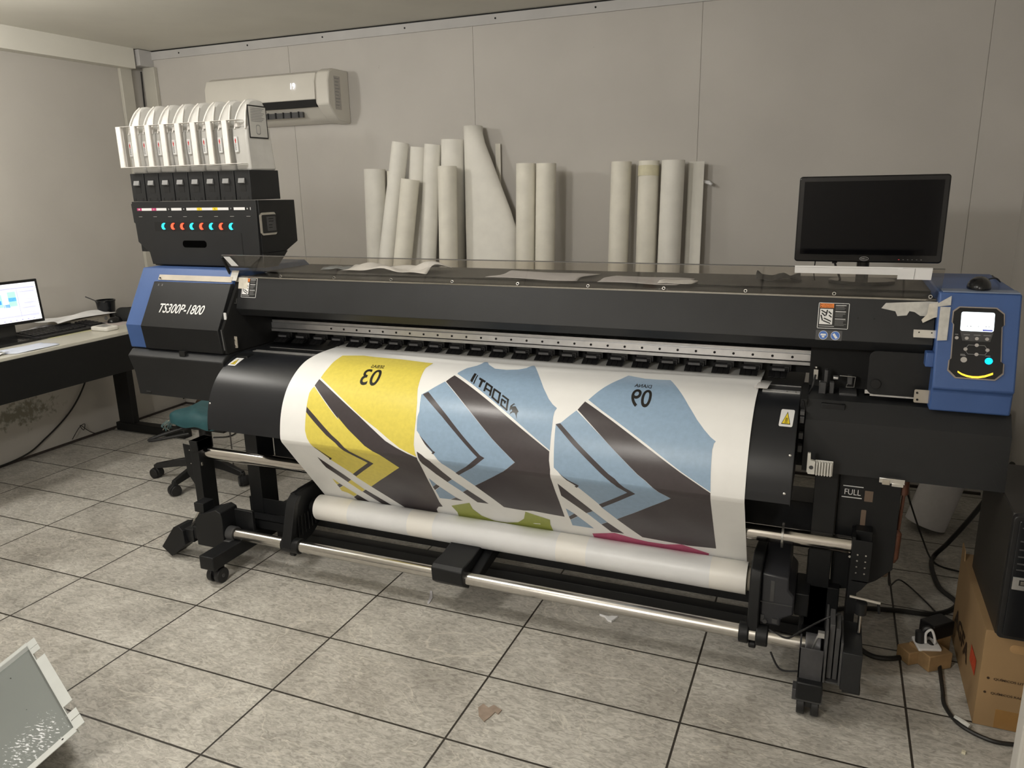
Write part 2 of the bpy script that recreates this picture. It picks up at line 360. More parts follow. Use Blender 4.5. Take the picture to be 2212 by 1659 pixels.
# ceiling angle strip along the back wall
MT = mat('grey_white_angle_trim', (.50, .49, .48), .5, noise=.06, nscale=6)
bm = new(); box(bm, XL+.10, XR, YB-.012, YB, ZC-.056, ZC-.008)
for k in range(9): cyl(bm, (-2.45+k*.55, YB-.014, ZC-.03), (-2.45+k*.55, YB-.010, ZC-.03), .005, seg=10, mi=1)
struct('trim_2', bm, [MT, VOID])
bm = new(); box(bm, XL+.09, XR, YB-.006, YB, ZC-.008, ZC); struct('trim_3', bm, VOID)
# corner bracket box and the cable ducts below it
bm = new(); box(bm, XL+.0, XL+.105, YB-.11, YB-.001, 2.285, ZC-.003)
for z in (2.325, 2.36): cyl(bm, (XL+.03, YB-.112, z), (XL+.03, YB-.108, z), .006, seg=10, mi=1)
struct('trim_4', bm, [MT, VOID], bevel=.002)
bm = new(); box(bm, XL+.03, XL+.13, YB-.03, YB-.001, .6, 2.285); box(bm, XL, XL+.025, YB-.20, YB-.11, .6, 2.27)
struct('trim_5', bm, mat('cream_corner_trunking', (.52, .50, .44), .5, noise=.07, nscale=5), bevel=.004)
bm = new(); box(bm, XL, XR, YB-.012, YB, 0, .012); box(bm, XL, XL+.012, YF, YB, 0, .012)
struct('baseboard_back', bm, mat('dark_floor_joint', (.05, .04, .035), .8, noise=.2))
# white door frame post at the right edge
bm = new(); box(bm, 2.030, 2.10, .37, .43, 0, 2.2); struct('trim_6', bm, mat('white_gloss_post', (.72, .70, .66), .4, noise=.04, nscale=6), bevel=.006)
# ---------------------------------------------------------------- wall cables
CABLE = mat('black_cable_sheath', (.015, .014, .013), .45, noise=.2)
def cable(name, pts, r, label, n=8, m=None, group=None):
    bm = new(); tube(bm, pts, r, seg=8, n=n); return tag(obj(name, bm, m or CABLE), label, 'cable', group)
cable('wall_cable', [(XL+.035, YB-.045, 2.26), (XL+.03, YB-.05, 1.9), (XL+.045, YB-.045, 1.4), (XL+.03, YB-.05, .9), (XL+.035, YB-.05, .05)], .005, 'thin black cable running down the corner of the room beside the cream trunking')
# ================================================================ AIR CONDITIONER
ACW = mat('white_glossy_abs', (.66, .635, .575), .3, noise=.03, nscale=6)
ac = thing('air_conditioner', 'white wall-mounted split air conditioner showing 19 high on the back wall', 'air conditioner', (-1.68, YB, 1.87))
bm = new()
prof = [(YB, 2.155), (2.31, 2.155), (2.265, 2.135), (2.25, 2.09), (2.245, 1.97), (2.29, 1.945), (2.33, 1.905), (2.36, 1.885), (YB, 1.875)]
prism(bm, prof, -2.10, -1.26); 
for f in bm.faces: pass
obj('housing', bm, ACW, ac, bevel=.008)
bm = new(); prof2 = [(YB, 2.160), (2.30, 2.160), (2.262, 2.142), (2.243, 2.09), (2.238, 1.965), (2.29, 1.915), (2.34, 1.880), (YB, 1.868)]
prism(bm, prof2, -1.285, -1.20); obj('end_cap', bm, ACW, ac, bevel=.008)
bm = new(); prism(bm, [(2.262, 2.14), (2.240, 2.09), (2.235, 1.995), (2.243, 1.992), (2.25, 2.09), (2.27, 2.135)], -2.09, -1.29); obj('front_panel', bm, ACW, ac, bevel=.003)
bm = new(); prism(bm, [(2.2385, 1.993), (2.246, 1.955), (2.275, 1.955), (2.26, 1.995)], -2.09, -1.29); obj('louvre_slot', bm, VOID, ac)
bm = new(); box(bm, -1.80, -1.42, 2.285, 2.30, 1.905, 1.935)
for k in range(7): box(bm, -1.78+k*.055, -1.775+k*.055, 2.278, 2.29, 1.905, 1.938, 1)
obj('outlet_grille', bm, [GREYP, DARK], ac)
bm = new(); text_on(bm, '19', (-1.450, 2.2325, 2.055), (-1.420, 2.2325, 2.055), (-1.450, 2.2345, 2.088)); obj('display', bm, DIGIT, ac, label='lit white digits 19')
bm = new(); prism(bm, [(2.2, 2.155), (2.28, 2.155)][:0] or [(2.30, 2.12), (2.36, 2.12), (2.36, 1.94), (2.30, 1.94)], -1.2005, -1.1985)
for k in range(9): box(bm, -1.1987, -1.198, 2.305+.004*(k % 2), 2.35-.006*(k % 3), 2.105-k*.018, 2.109-k*.018, 1)
obj('sticker', bm, [mat('grey_rating_sticker', (.45, .43, .40), .4, noise=.1, nscale=60), PRINTG], ac)
# ================================================================ PRINTED TRANSFER PAPER (hangs from the platen to the take-up roll)
CTRL = [(1.25,.874),(1.10,.873),(.98,.872),(.88,.872),(.81,.868),(.74,.855),(.68,.826),(.63,.785),(.595,.735),(.573,.68),(.562,.625),(.5605,.600)]
TAIL = [(.566,.586),(.802,.275)]
def build_profile(ctrl, tail):
    P = []
    for i in range(len(ctrl)-1):
        p0 = ctrl[max(i-1,0)]; p1 = ctrl[i]; p2 = ctrl[i+1]; p3 = ctrl[min(i+2,len(ctrl)-1)]
        for k in range(8):
            t = k/8
            P.append(tuple(0.5*((2*p1[j])+(-p0[j]+p2[j])*t+(2*p0[j]-5*p1[j]+4*p2[j]-p3[j])*t*t+(-p0[j]+3*p1[j]-3*p2[j]+p3[j])*t**3) for j in (0,1)))
    P.append(ctrl[-1]); return P + tail
ROLLC = (.760, .245); ROLLR = .051
PR = build_profile(CTRL, TAIL); PS = [0]
for a, b in zip(PR, PR[1:]): PS.append(PS[-1]+math.hypot(a[0]-b[0], a[1]-b[1]))
PN = []
for i in range(len(PR)):
    a = PR[max(i-1,0)]; b = PR[min(i+1,len(PR)-1)]; d = (b[0]-a[0], b[1]-a[1]); L = math.hypot(*d)
    PN.append((d[1]/L, -d[0]/L))                        # outward (towards the room)
for i in range(len(PN)):
    if PN[i][1] < 0 and PS[i] < .5: PN[i] = (-PN[i][0], -PN[i][1])
def sst(a, b, x):
    t = max(0, min(1, (x-a)/(b-a))); return t*t*(3-2*t)
def wrinkle(x, s):
    # sagging folds just in front of the rollers, faint cockling below
    c1 = .335 + .035*sst(-.35, .1, x) + .015*math.sin(3.1*x+.5); c2 = .405 + .012*math.sin(2.3*x+1)
    h = .0075*math.exp(-((s-c1)/.014)**2)*sst(-.2, .1, x)*(.65+.35*math.sin(4*x+2))
    h += .0045*math.exp(-((s-c2+.02*x)/.016)**2)*sst(.2, .7, x)*(.6+.4*math.sin(5*x))
    h += .0035*math.exp(-((s-.29-.02*math.sin(2*x))/.02)**2)
    h += .0016*math.sin(17*x+6*s)*math.sin(9*s+2*x)*sst(.85, .95, s)*(1-sst(1.14, 1.20, s))
    h += .0009*math.sin(29*x-11*s+1)*math.sin(23*s-5*x)*sst(.85, .92, s)*(1-sst(1.14, 1.20, s))
    return h
def surf(x, s, off=0.0):
    s = max(0, min(PS[-1]-1e-6, s)); i = 0; lo, hi = 0, len(PS)-1
    while hi-lo > 1:
        md = (lo+hi)//2
        if PS[md] <= s: lo = md
        else: hi = md
    t = (s-PS[lo])/(PS[lo+1]-PS[lo]); n = (PN[lo][0]*(1-t)+PN[lo+1][0]*t, PN[lo][1]*(1-t)+PN[lo+1][1]*t)
    h = wrinkle(x, s)+off
    return Vector((x, PR[lo][0]*(1-t)+PR[lo+1][0]*t+n[0]*h, PR[lo][1]*(1-t)+PR[lo+1][1]*t+n[1]*h))
ART=[
('yellow',0,[(-0.2341,0.4224),(-0.1507,0.4021),(-0.093,0.4096),(0.0257,0.4137),(0.1359,0.4282),(0.1687,0.4293),(0.1644,0.4815),(0.1775,0.5471),(0.1892,0.6012),(0.2078,0.6568),(0.2171,0.7165),(0.2184,0.7647),(0.2181,0.8035),(0.2241,0.8322),(0.2289,0.8443),(0.215,0.8397),(0.1618,0.8203),(0.1152,0.7928),(0.0667,0.7627),(-0.0032,0.7266),(-0.2265,0.5895),(-0.2242,0.53),(-0.2294,0.4732)]),
('charcoal',0,[(-0.229,0.597),(-0.009,0.7271),(0.0588,0.771),(0.104,0.8015),(0.1475,0.8207),(0.1927,0.8372),(0.2294,0.8476),(0.2297,0.8764),(0.2212,0.9897),(0.2131,1.1412),(0.2153,1.1772),(0.1942,1.1856),(0.1783,1.2087),(0.1737,1.2344),(0.0285,1.2363),(-0.0669,1.1035),(0.1301,0.9254),(0.0792,0.8587),(0.0196,0.8286),(-0.0043,0.8106),(-0.0537,0.7748),(-0.101,0.7359),(-0.0956,0.7449),(-0.2347,0.6274)]),
('yellow',0,[(-0.2343,0.6313),(-0.0952,0.748),(-0.101,0.7359),(-0.0537,0.7748),(-0.0043,0.8106),(0.0196,0.8286),(0.0792,0.8587),(0.1301,0.9254),(-0.0669,1.1035),(-0.1062,1.0464),(-0.1121,1.0252),(-0.1719,0.933),(-0.2065,0.8624),(-0.217,0.8446),(-0.2282,0.8268),(-0.2363,0.8012),(-0.2388,0.749),(-0.2357,0.795),(-0.2381,0.7413),(-0.2408,0.7089),(-0.2446,0.6593),(-0.2399,0.6419)]),
('charcoal',1,[(-0.24,0.7122),(-0.1954,0.7448),(-0.1193,0.8047),(-0.0884,0.8249),(0.0218,0.9254),(-0.104,1.0383),(-0.1139,1.0256),(-0.0026,0.9259),(-0.1039,0.8319),(-0.1439,0.8073),(-0.2202,0.7472),(-0.2385,0.7316)]),
('charcoal',1,[(-0.2052,0.8598),(-0.1639,0.9204),(-0.1573,0.9243),(-0.1691,0.9382),(-0.1747,0.9336),(-0.1692,0.9277),(-0.2049,0.8653)]),
('charcoal',0,[(-0.2244,0.9295),(-0.1445,1.0731),(-0.1684,1.0958),(-0.2234,1.0026),(-0.2255,0.9783)]),
('yellow',0,[(-0.1453,1.0749),(-0.1115,1.1381),(-0.1313,1.1563),(-0.1695,1.0961)]),
('charcoal',0,[(-0.1079,1.1371),(-0.031,1.236),(-0.0744,1.2383),(-0.1294,1.1558)]),
('yellow',0,[(-0.235,1.084),(-0.218,1.1165),(-0.2357,1.1287),(-0.2366,1.1105)]),
('charcoal',0,[(-0.218,1.1165),(-0.208,1.13),(-0.2358,1.1528),(-0.2372,1.1317)]),
('yellow',0,[(-0.207,1.1313),(-0.1707,1.1878),(-0.1941,1.2091),(-0.2124,1.1875),(-0.2379,1.1776),(-0.2373,1.1558)]),
('charcoal',0,[(-0.1696,1.1892),(-0.1346,1.2361),(-0.1916,1.2361),(-0.1982,1.2157)]),
('blue',0,[(0.3035,0.4958),(0.3176,0.453),(0.3428,0.4209),(0.3525,0.3959),(0.3594,0.3685),(0.3832,0.4045),(0.42,0.4366),(0.4659,0.4396),(0.507,0.4279),(0.5313,0.4106),(0.5398,0.3853),(0.544,0.37),(0.5777,0.4279),(0.6124,0.493),(0.6423,0.5448),(0.6756,0.5926),(0.6945,0.6124),(0.7128,0.6255),(0.7079,0.6387),(0.7077,0.656),(0.7107,0.6965),(0.7109,0.7057),(0.7127,0.7674),(0.5616,0.6699),(0.3047,0.5062)]),
('charcoal',0,[(0.2986,0.5167),(0.5585,0.6783),(0.7113,0.7706),(0.712,0.8001),(0.717,0.8282),(0.7146,0.9958),(0.7125,1.1123),(0.5969,1.1016),(0.5619,1.1088),(0.4839,1.1113),(0.4102,0.9813),(0.4475,0.9508),(0.5951,0.82),(0.511,0.753),(0.4329,0.6843),(0.2809,0.5539)]),
('blue',0,[(0.2785,0.5549),(0.4316,0.6844),(0.5102,0.7531),(0.5943,0.8201),(0.4479,0.9498),(0.4105,0.9803),(0.3602,0.9099),(0.3295,0.8682),(0.2944,0.8253),(0.2683,0.804),(0.2374,0.7643),(0.2261,0.7529),(0.2212,0.705),(0.2241,0.6862),(0.2127,0.623),(0.2352,0.6026)]),
('charcoal',1,[(0.2176,0.6213),(0.2349,0.6088),(0.3361,0.6938),(0.4038,0.7545),(0.4698,0.8113),(0.4861,0.8181),(0.3673,0.9223),(0.3586,0.9103),(0.4594,0.8187),(0.4483,0.8101),(0.3757,0.7476),(0.3143,0.6959)]),
('charcoal',1,[(0.2375,0.7656),(0.2928,0.8153),(0.3022,0.8193),(0.2944,0.8278),(0.2882,0.8247),(0.292,0.8199),(0.2624,0.7971)]),
('charcoal',0,[(0.2304,0.8249),(0.2489,0.8345),(0.2795,0.8571),(0.3057,0.9198),(0.3276,0.96),(0.3018,0.9845),(0.2719,0.9417),(0.2508,0.8968),(0.2405,0.8781)]),
('blue',0,[(0.3277,0.9615),(0.368,1.0176),(0.3444,1.0395),(0.3021,0.9854)]),
('charcoal',0,[(0.3686,1.0185),(0.4255,1.1049),(0.3823,1.1036),(0.3445,1.0409)]),
('blue',0,[(0.23,0.9746),(0.2469,1.011),(0.2252,1.0338)]),
('charcoal',0,[(0.2466,1.0121),(0.2573,1.0234),(0.226,1.0564),(0.2246,1.0354)]),
('blue',0,[(0.257,1.026),(0.301,1.0861),(0.2712,1.1079),(0.2256,1.1125),(0.2271,1.0577)]),
('charcoal',0,[(0.3013,1.0871),(0.3229,1.1053),(0.2722,1.1092)]),
('green',0,[(0.2586,1.1579),(0.3467,1.1141),(0.3452,1.161),(0.3681,1.2032),(0.4145,1.2282),(0.4651,1.227),(0.5133,1.21),(0.5455,1.1736),(0.5658,1.1155),(0.65,1.1511),(0.6433,1.1874),(0.6438,1.2359),(0.461,1.2421),(0.2631,1.2361),(0.2675,1.2044)]),
('pink',0,[(0.7954,1.2063),(0.8803,1.1762),(0.9448,1.1945),(0.9934,1.2027),(1.0533,1.2018),(1.1083,1.1835),(1.1969,1.2186),(1.1921,1.2434),(0.9944,1.2418),(0.798,1.2418)]),
('blue',0,[(0.8079,0.5812),(0.838,0.5248),(0.8538,0.495),(0.8839,0.4349),(0.8959,0.4019),(0.9559,0.4208),(1.003,0.4208),(1.0395,0.4158),(1.0529,0.4388),(1.083,0.4951),(1.1268,0.57),(1.1593,0.6193),(1.1846,0.6501),(1.2065,0.672),(1.2229,0.6833),(1.2181,0.69),(1.2161,0.7075),(1.2151,0.7003),(1.2167,0.7639),(1.2205,0.8348),(1.1296,0.784),(1.02,0.7145),(0.8614,0.6184)]),
('charcoal',0,[(0.799,0.589),(0.8635,0.6283),(1.0086,0.7158),(1.1275,0.7867),(1.2206,0.8383),(1.22,0.9622),(1.2215,1.1751),(1.1292,1.1849),(0.9775,1.1754),(0.904,1.0742),(1.1001,0.8883),(1.0263,0.8264),(1.0008,0.8098),(0.9023,0.7274),(0.8774,0.7058),(0.7826,0.624)]),
('blue',0,[(0.7794,0.6272),(0.8775,0.7067),(0.9018,0.7274),(1.0003,0.8103),(1.0258,0.827),(1.0993,0.8885),(0.9042,1.0731),(0.8622,1.0123),(0.8549,0.9912),(0.8019,0.8976),(0.765,0.852),(0.7445,0.833),(0.7293,0.8205),(0.7254,0.7465),(0.7212,0.681),(0.7378,0.6743)]),
('charcoal',1,[(0.7208,0.6816),(0.7357,0.677),(0.8067,0.7377),(0.9085,0.8188),(0.9294,0.8314),(0.99,0.8891),(0.864,1.0092),(0.8546,0.9928),(0.9648,0.8884),(0.9265,0.8516),(0.883,0.8195),(0.7859,0.74)]),
('charcoal',1,[(0.7445,0.833),(0.8002,0.8787),(0.8069,0.8858),(0.7972,0.9012),(0.7905,0.8946),(0.7962,0.8883),(0.7577,0.8464)]),
('charcoal',0,[(0.7339,0.8898),(0.8254,1.0435),(0.7992,1.0657),(0.7312,0.9651)]),
('blue',0,[(0.8258,1.0444),(0.865,1.1046),(0.8403,1.1273),(0.8007,1.0653)]),
('charcoal',0,[(0.8656,1.1061),(0.9148,1.1699),(0.8696,1.1727),(0.8407,1.1283)]),
('blue',0,[(0.7286,1.0517),(0.7531,1.0815),(0.7291,1.1059)]),
('charcoal',0,[(0.7531,1.0815),(0.7625,1.0963),(0.7305,1.1276),(0.7288,1.107)]),
('blue',0,[(0.7627,1.0978),(0.8082,1.1662),(0.7299,1.1673),(0.7301,1.1294)]),
('ink',1,[(0.3656,0.4912),(0.3766,0.4971),(0.3811,0.5489),(0.3702,0.5411)]),
('ink',1,[(0.3811,0.5008),(0.3852,0.5047),(0.3912,0.5558),(0.3861,0.5529)]),
('ink',1,[(0.3964,0.5168),(0.4279,0.5353),(0.4272,0.5452),(0.3988,0.5293)]),
('ink',1,[(0.4083,0.5309),(0.4188,0.5378),(0.4196,0.57),(0.4117,0.5669)]),
('ink',1,[(0.562,0.6227),(0.5686,0.6277),(0.564,0.6267),(0.557,0.6354),(0.5701,0.6331),(0.5788,0.6431),(0.5862,0.6521),(0.5827,0.6551),(0.5822,0.6637),(0.5854,0.6785),(0.5792,0.6657),(0.5729,0.6569),(0.5643,0.6569),(0.5567,0.6646),(0.5582,0.6567),(0.563,0.6518),(0.5607,0.6459),(0.5558,0.6473),(0.5555,0.6561),(0.552,0.6459),(0.552,0.6331)]),
('ink',1,[(0.4436,0.5858),(0.4396,0.5439),(0.4318,0.5413),(0.436,0.5837)]),
('ink',1,[(0.4322,0.5488),(0.4638,0.5689),(0.4652,0.5612),(0.4332,0.5403)]),
('ink',1,[(0.4566,0.5581),(0.4633,0.6014),(0.4706,0.6027),(0.4641,0.5595)]),
('ink',1,[(0.4403,0.5746),(0.4647,0.5875),(0.4657,0.5807),(0.4412,0.5675)]),
('ink',1,[(0.4699,0.5737),(0.5024,0.5924),(0.5039,0.5856),(0.4711,0.5664)]),
('ink',1,[(0.496,0.5832),(0.5024,0.6285),(0.5092,0.6293),(0.5029,0.5841)]),
('ink',1,[(0.5096,0.6248),(0.4764,0.602),(0.4739,0.608),(0.5069,0.6305)]),
('ink',1,[(0.4818,0.6109),(0.4767,0.5689),(0.4696,0.5675),(0.4749,0.6097)]),
('ink',1,[(0.5098,0.5983),(0.5385,0.6154),(0.5404,0.6095),(0.5116,0.5921)]),
('ink',1,[(0.533,0.6075),(0.5398,0.6522),(0.5461,0.6524),(0.5393,0.6078)]),
('ink',1,[(0.5465,0.6485),(0.5166,0.6295),(0.5141,0.6349),(0.5438,0.6536)]),
('ink',1,[(0.5215,0.6371),(0.518,0.6093),(0.5116,0.6086),(0.5152,0.6365)]),
('ink',1,[(0.5116,0.6136),(0.5308,0.6239),(0.5326,0.618),(0.5133,0.6075)]),
('ink',1,[(0.5258,0.6156),(0.5254,0.6263),(0.5318,0.628),(0.5322,0.6174)]),
]
TXT=[
('SEBAS',[(0.0045, 0.5116), (-0.0517, 0.5138), (0.0, 0.4886)]),
('03',[(0.0236, 0.6048), (-0.0529, 0.6071), (0.0125, 0.5214)]),
('DIANA',[(0.9945, 0.4986), (0.939, 0.4969), (0.9941, 0.4743)]),
('09',[(1.0086, 0.5914), (0.9438, 0.5937), (1.0043, 0.5089)]),
]

SHEETM = mat('white_transfer_paper', (.86, .86, .85), .42, noise=.015, nscale=20, bump=.1, bscale=300)
def printm(n, c, r=.36): return mat(n, c, r, noise=.05, nscale=70, bump=.1, bscale=300)
PM = [SHEETM, printm('yellow_dye_print', (.76, .64, .115)), printm('slate_blue_dye_print', (.29, .41, .56)), printm('charcoal_dye_print', (.062, .052, .056), .30),
      printm('olive_green_dye_print', (.36, .40, .10)), printm('raspberry_dye_print', (.52, .12, .22)), printm('black_ink_lettering', (.02, .018, .016))]
CI = {'yellow': 1, 'blue': 2, 'charcoal': 3, 'green': 4, 'pink': 5, 'ink': 6}
def conform(bm, off):
    """cut a flat (x, s) mesh into strips and bend it over the paper's surface"""
    xs = [v.co.x for v in bm.verts]; ss = [v.co.y for v in bm.verts]
    cuts = [('y', PS[i]) for i in range(0, len(PS)-1)] + [('y', .85+.02*k) for k in range(17)] + [('x', -.4+.05*k) for k in range(37)]
    for ax, c in cuts:
        if (ax == 'y' and min(ss) < c < max(ss)) or (ax == 'x' and min(xs) < c < max(xs)):
            bmesh.ops.bisect_plane(bm, geom=bm.verts[:]+bm.edges[:]+bm.faces[:], dist=1e-6, plane_co=(c if ax == 'x' else 0, c if ax == 'y' else 0, 0), plane_no=(1, 0, 0) if ax == 'x' else (0, 1, 0))
    for v in bm.verts: v.co = surf(v.co.x, v.co.y, off)
fabric = thing('printed_paper_web', 'white transfer paper web printed with yellow and slate blue mirrored shirt panels', 'printed paper', (.48, .6, 0))
bm = new()
NX = 90; x0, x1 = -.350, 1.318
svals = sorted(set(PS[:-1] + [.85+.015*k for k in range(22)] + [PS[-1]]))
def xedge(s): return x0
grid = [[bm.verts.new(surf(xedge(s)+(x1-xedge(s))*i/NX, s)) for i in range(NX+1)] for s in svals]
for a, b in zip(grid, grid[1:]):
    for i in range(NX): bm.faces.new((a[i], a[i+1], b[i+1], b[i]))
bmesh.ops.recalc_face_normals(bm, faces=bm.faces[:])
master = bm
tmp_me = bpy.data.meshes.new('tmp')
for col, lay, pts in ART:
    b2 = new(); vs = [b2.verts.new((p[0], p[1], 0)) for p in pts]; f = b2.faces.new(vs); f.material_index = CI[col]
    f.normal_update(); bmesh.ops.triangulate(b2, faces=[f], quad_method='BEAUTY', ngon_method='EAR_CLIP')
    for f in b2.faces: f.material_index = CI[col]
    conform(b2, .0005+.0005*lay+(.0002 if col == 'green' else 0)); b2.to_mesh(tmp_me); master.from_mesh(tmp_me); b2.free()
# white outlines between colours are the bare paper showing; lettering is mirrored, as printed
for s_, P in TXT:
    b2 = new(); sh = {'03': .0, 'SEBAS': .18, 'DIANA': .12, '09': .0}[s_]
    vs, fs = text2d(s_, sh, .012 if s_.isdigit() else .006)
    a, b, c = P
    V = [b2.verts.new((a[0]+(b[0]-a[0])*x+(c[0]-a[0])*y, a[1]+(b[1]-a[1])*x+(c[1]-a[1])*y, 0)) for x, y in vs]
    for f in fs:
        try: b2.faces.new([V[i] for i in f]).material_index = 6
        except ValueError: pass
    conform(b2, .0012); b2.to_mesh(tmp_me); master.from_mesh(tmp_me); b2.free()
bpy.data.meshes.remove(tmp_me)
for f in master.faces: f.smooth = True
obj('hanging_sheet', master, PM, fabric, angle=60)
ROLLM = mat('wound_white_transfer_paper', (.88, .86, .82), .35, noise=.02, nscale=9)
ROLLG = mat('wound_paper_with_faint_show_through', (.80, .81, .83), .35, noise=.03, nscale=12)
bm = new(); RY, RZ = ROLLC
spans = [(-.352, -.19, 0, 0), (-.19, .08, 1, .0006), (.08, .19, 0, .0008), (.19, .68, 1, .0012), (.68, .79, 0, .001), (.79, 1.21, 1, .0018), (1.21, 1.325, 0, .0015)]
for a, b, mi, dr in spans: cyl(bm, (a, RY, RZ), (b, RY, RZ), ROLLR+dr, ROLLR+dr+.0002, seg=48, mi=mi)
sphere(bm, (-.350, RY, RZ), .004, ROLLR-.001, ROLLR-.001)
# diagonal wrap line
obj('wound_roll', bm, [ROLLM, ROLLG], fabric, angle=60)
bm = new(); ring(bm, (-.358, RY, RZ), (1.340, RY, RZ), .039, .034); obj('cardboard_core', bm, mat('grey_cardboard_core', (.30, .27, .22), .8, noise=.1), fabric)
# ================================================================ LARGE-FORMAT PRINTER
pr = thing('large_format_printer', 'black and blue large-format inkjet printer on a wheeled stand with lit control panel', 'printer', (.375, .95, 0))
XA, XB = -1.22, 1.978                       # overall ends
# --- left blue end cap and its black front
bm = new(); prism(bm, [(.83,1.19),(.70,.967),(.712,.868),(1.30,.868),(1.32,.90),(1.32,1.16),(1.28,1.19)], XA, -.72)
obj('left_end_cap', bm, BLUE, pr, bevel=.004)
bm = new(); prism(bm, [(.790,1.138),(.690,.967),(.703,.870),(.74,.870),(.74,.967),(.81,1.138)], -1.125, -.715)
lf = obj('left_front_panel', bm, BLACK, pr, bevel=.002)
def slopeL(z): return .790 + (z-1.138)*(.100/.171) - .0012
bm = new(); text_on(bm, 'TS300P-1800', (-1.050, slopeL(1.021), 1.021), (-.812, slopeL(1.021), 1.021), (-1.050, slopeL(1.056), 1.056), shear=.28, bold=.012)
obj('model_lettering', bm, PRINTW, lf, label='white italic lettering TS300P-1800')
bm = new()
for cx in (-1.085,):
    for dx in (-.012, .008): text_on(bm, 'x', (cx+dx, slopeL(1.122), 1.122), (cx+dx+.008, slopeL(1.122), 1.122), (cx+dx, slopeL(1.130), 1.130))
obj('scuff_marks', bm, PRINTG, lf)
def slab(bm, x0, x1, a, b, t, mi=0):        # thin plate lying on a slope given by its (y, z) ends
    d = Vector((0, b[0]-a[0], b[1]-a[1])).normalized(); n = Vector((0, -abs(d.z), abs(d.y))) if True else None
    plate(bm, (x0, a[0], a[1]), (1, 0, 0), d, n, [(0,0),(x1-x0,0),(x1-x0,math.hypot(b[0]-a[0],b[1]-a[1])),(0,math.hypot(b[0]-a[0],b[1]-a[1]))], t, mi)
bm = new(); slab(bm, -1.112, -.722, (.8025,1.143), (.8145,1.1635), .003)
cyl(bm, (-1.10, .802, 1.152), (-1.10, .799, 1.1535), .003, seg=10, mi=1); obj('recess_strip', bm, [BEIGEM, VOID], pr, label='beige metal strip above the black panel')
# --- left and right lower housings
def lower_prof(): return [(.74,.868),(.708,.862),(.682,.838),(.706,.760),(.714,.662),(1.14,.662),(1.20,.72),(1.20,.868)]
bm = new(); prism(bm, lower_prof(), -1.213, -.705); 
for x in (-1.17,): box(bm, x, x+.028, .7095, .72, .672, .680, 1)
obj('left_lower_housing', bm, [COVER, VOID], pr, bevel=.006)
bm = new(); box(bm, -.935, -.905, .692, .73, .85, .871); obj('latch_recess', bm, VOID, pr)
bm = new(); prism(bm, [(.80,.866),(.760,.866),(.714,.815),(.706,.658),(1.14,.652),(1.20,.70),(1.20,.862)], 1.463, 1.985)
for z in (.745, .69): cyl(bm, (1.955, .60, z), (1.955, .72, z), .0001, seg=6)
obj('right_lower_housing', bm, COVER, pr, bevel=.005)
bm = new()
for z in (.735, .675): cyl(bm, (1.945, .708+.13*(z-.66), z), (1.945, .72, z), .010, seg=14)
obj('screw_recess', bm, VOID, pr)
# --- right blue end cap with the control panel
bm = new(); prism(bm, [(.80,1.19),(.722,.935),(.735,.925),(.738,.866),(1.30,.866),(1.32,.90),(1.32,1.16),(1.28,1.19)], 1.782, XB)
obj('right_end_cap', bm, BLUE, pr, bevel=.005)
bm = new(); box(bm, 1.762, 1.784, .755, .80, .985, 1.025); obj('cap_hook', bm, BLUE, pr, bevel=.003)
bm = new(); box(bm, 1.79, XB-.005, .80, .86, 1.190, 1.193); obj('cap_edge_trim', bm, mat('light_blue_grey_edge', (.20, .25, .36), .45, noise=.05), pr)
cp = [0]
A0 = Vector((0, .722, .935)); VD = Vector((0, .078, .255)).normalized(); ND = Vector((0, -VD.z, VD.y))
def cpz(z): return (z-.935)/VD.z
def cpt(x, z, off=0): p = A0+VD*cpz(z)+ND*off; return (x, p.y, p.z)
def cplate(bm, pts, off, t, mi=0): plate(bm, A0+ND*off, (1,0,0), VD, ND, [(x, cpz(z)) for x, z in pts], t, mi)
OUT = [(1.817,1.141),(1.831,1.153),(1.921,1.153),(1.940,1.138),(1.942,1.109),(1.937,1.104),(1.941,1.012),(1.948,1.008),(1.948,.982),(1.930,.964),(1.835,.964),(1.815,.983),(1.816,1.010),(1.820,1.014),(1.820,1.106),(1.816,1.112)]
bm = new(); cplate(bm, OUT, 0, .0035, 0)
cx0, cz0 = 1.88, 1.06
cplate(bm, [(cx0+(x-cx0)*.955, cz0+(z-cz0)*.965) for x, z in OUT], .0035, .0012, 1)
cpn = obj('control_panel', bm, [TAN, PANELK], pr, bevel=0)
bm = new(); cplate(bm, rounded(1.838, 1.917, 1.089, 1.139, .005), .0047, .0008, 0); obj('lcd_screen', bm, LCD, cpn, label='lit white display')
bm = new(); cplate(bm, [(1.891,1.0905),(1.914,1.0905),(1.914,1.0945),(1.891,1.0945)], .0057, .0003, 0)
for k, x in enumerate((1.853, 1.861, 1.879, 1.897, 1.904)): cplate(bm, [(x,1.101),(x+.002+.001*(k%2),1.101),(x+.003,1.103),(x,1.103)], .0057, .0003, 1)
obj('screen_markings', bm, [mat('lcd_blue_bar', (.1, .12, .45), .4, emit=(.10,.12,.5), estr=.5), PRINTG], cpn)
bm = new(); cplate(bm, [(1.838,1.088),(1.845,1.063),(1.911,1.063),(1.917,1.088)], .0047, .0004); obj('key_legend_plate', bm, GREYP, cpn)
BTN = mat('light_grey_button', (.42, .40, .38), .4, noise=.04)
def disc(bm, x, z, r, off, t, mi=0, n=20): cplate(bm, [(x+r*math.cos(2*math.pi*k/n), z+r*.93*math.sin(2*math.pi*k/n)) for k in range(n)], off, t, mi)
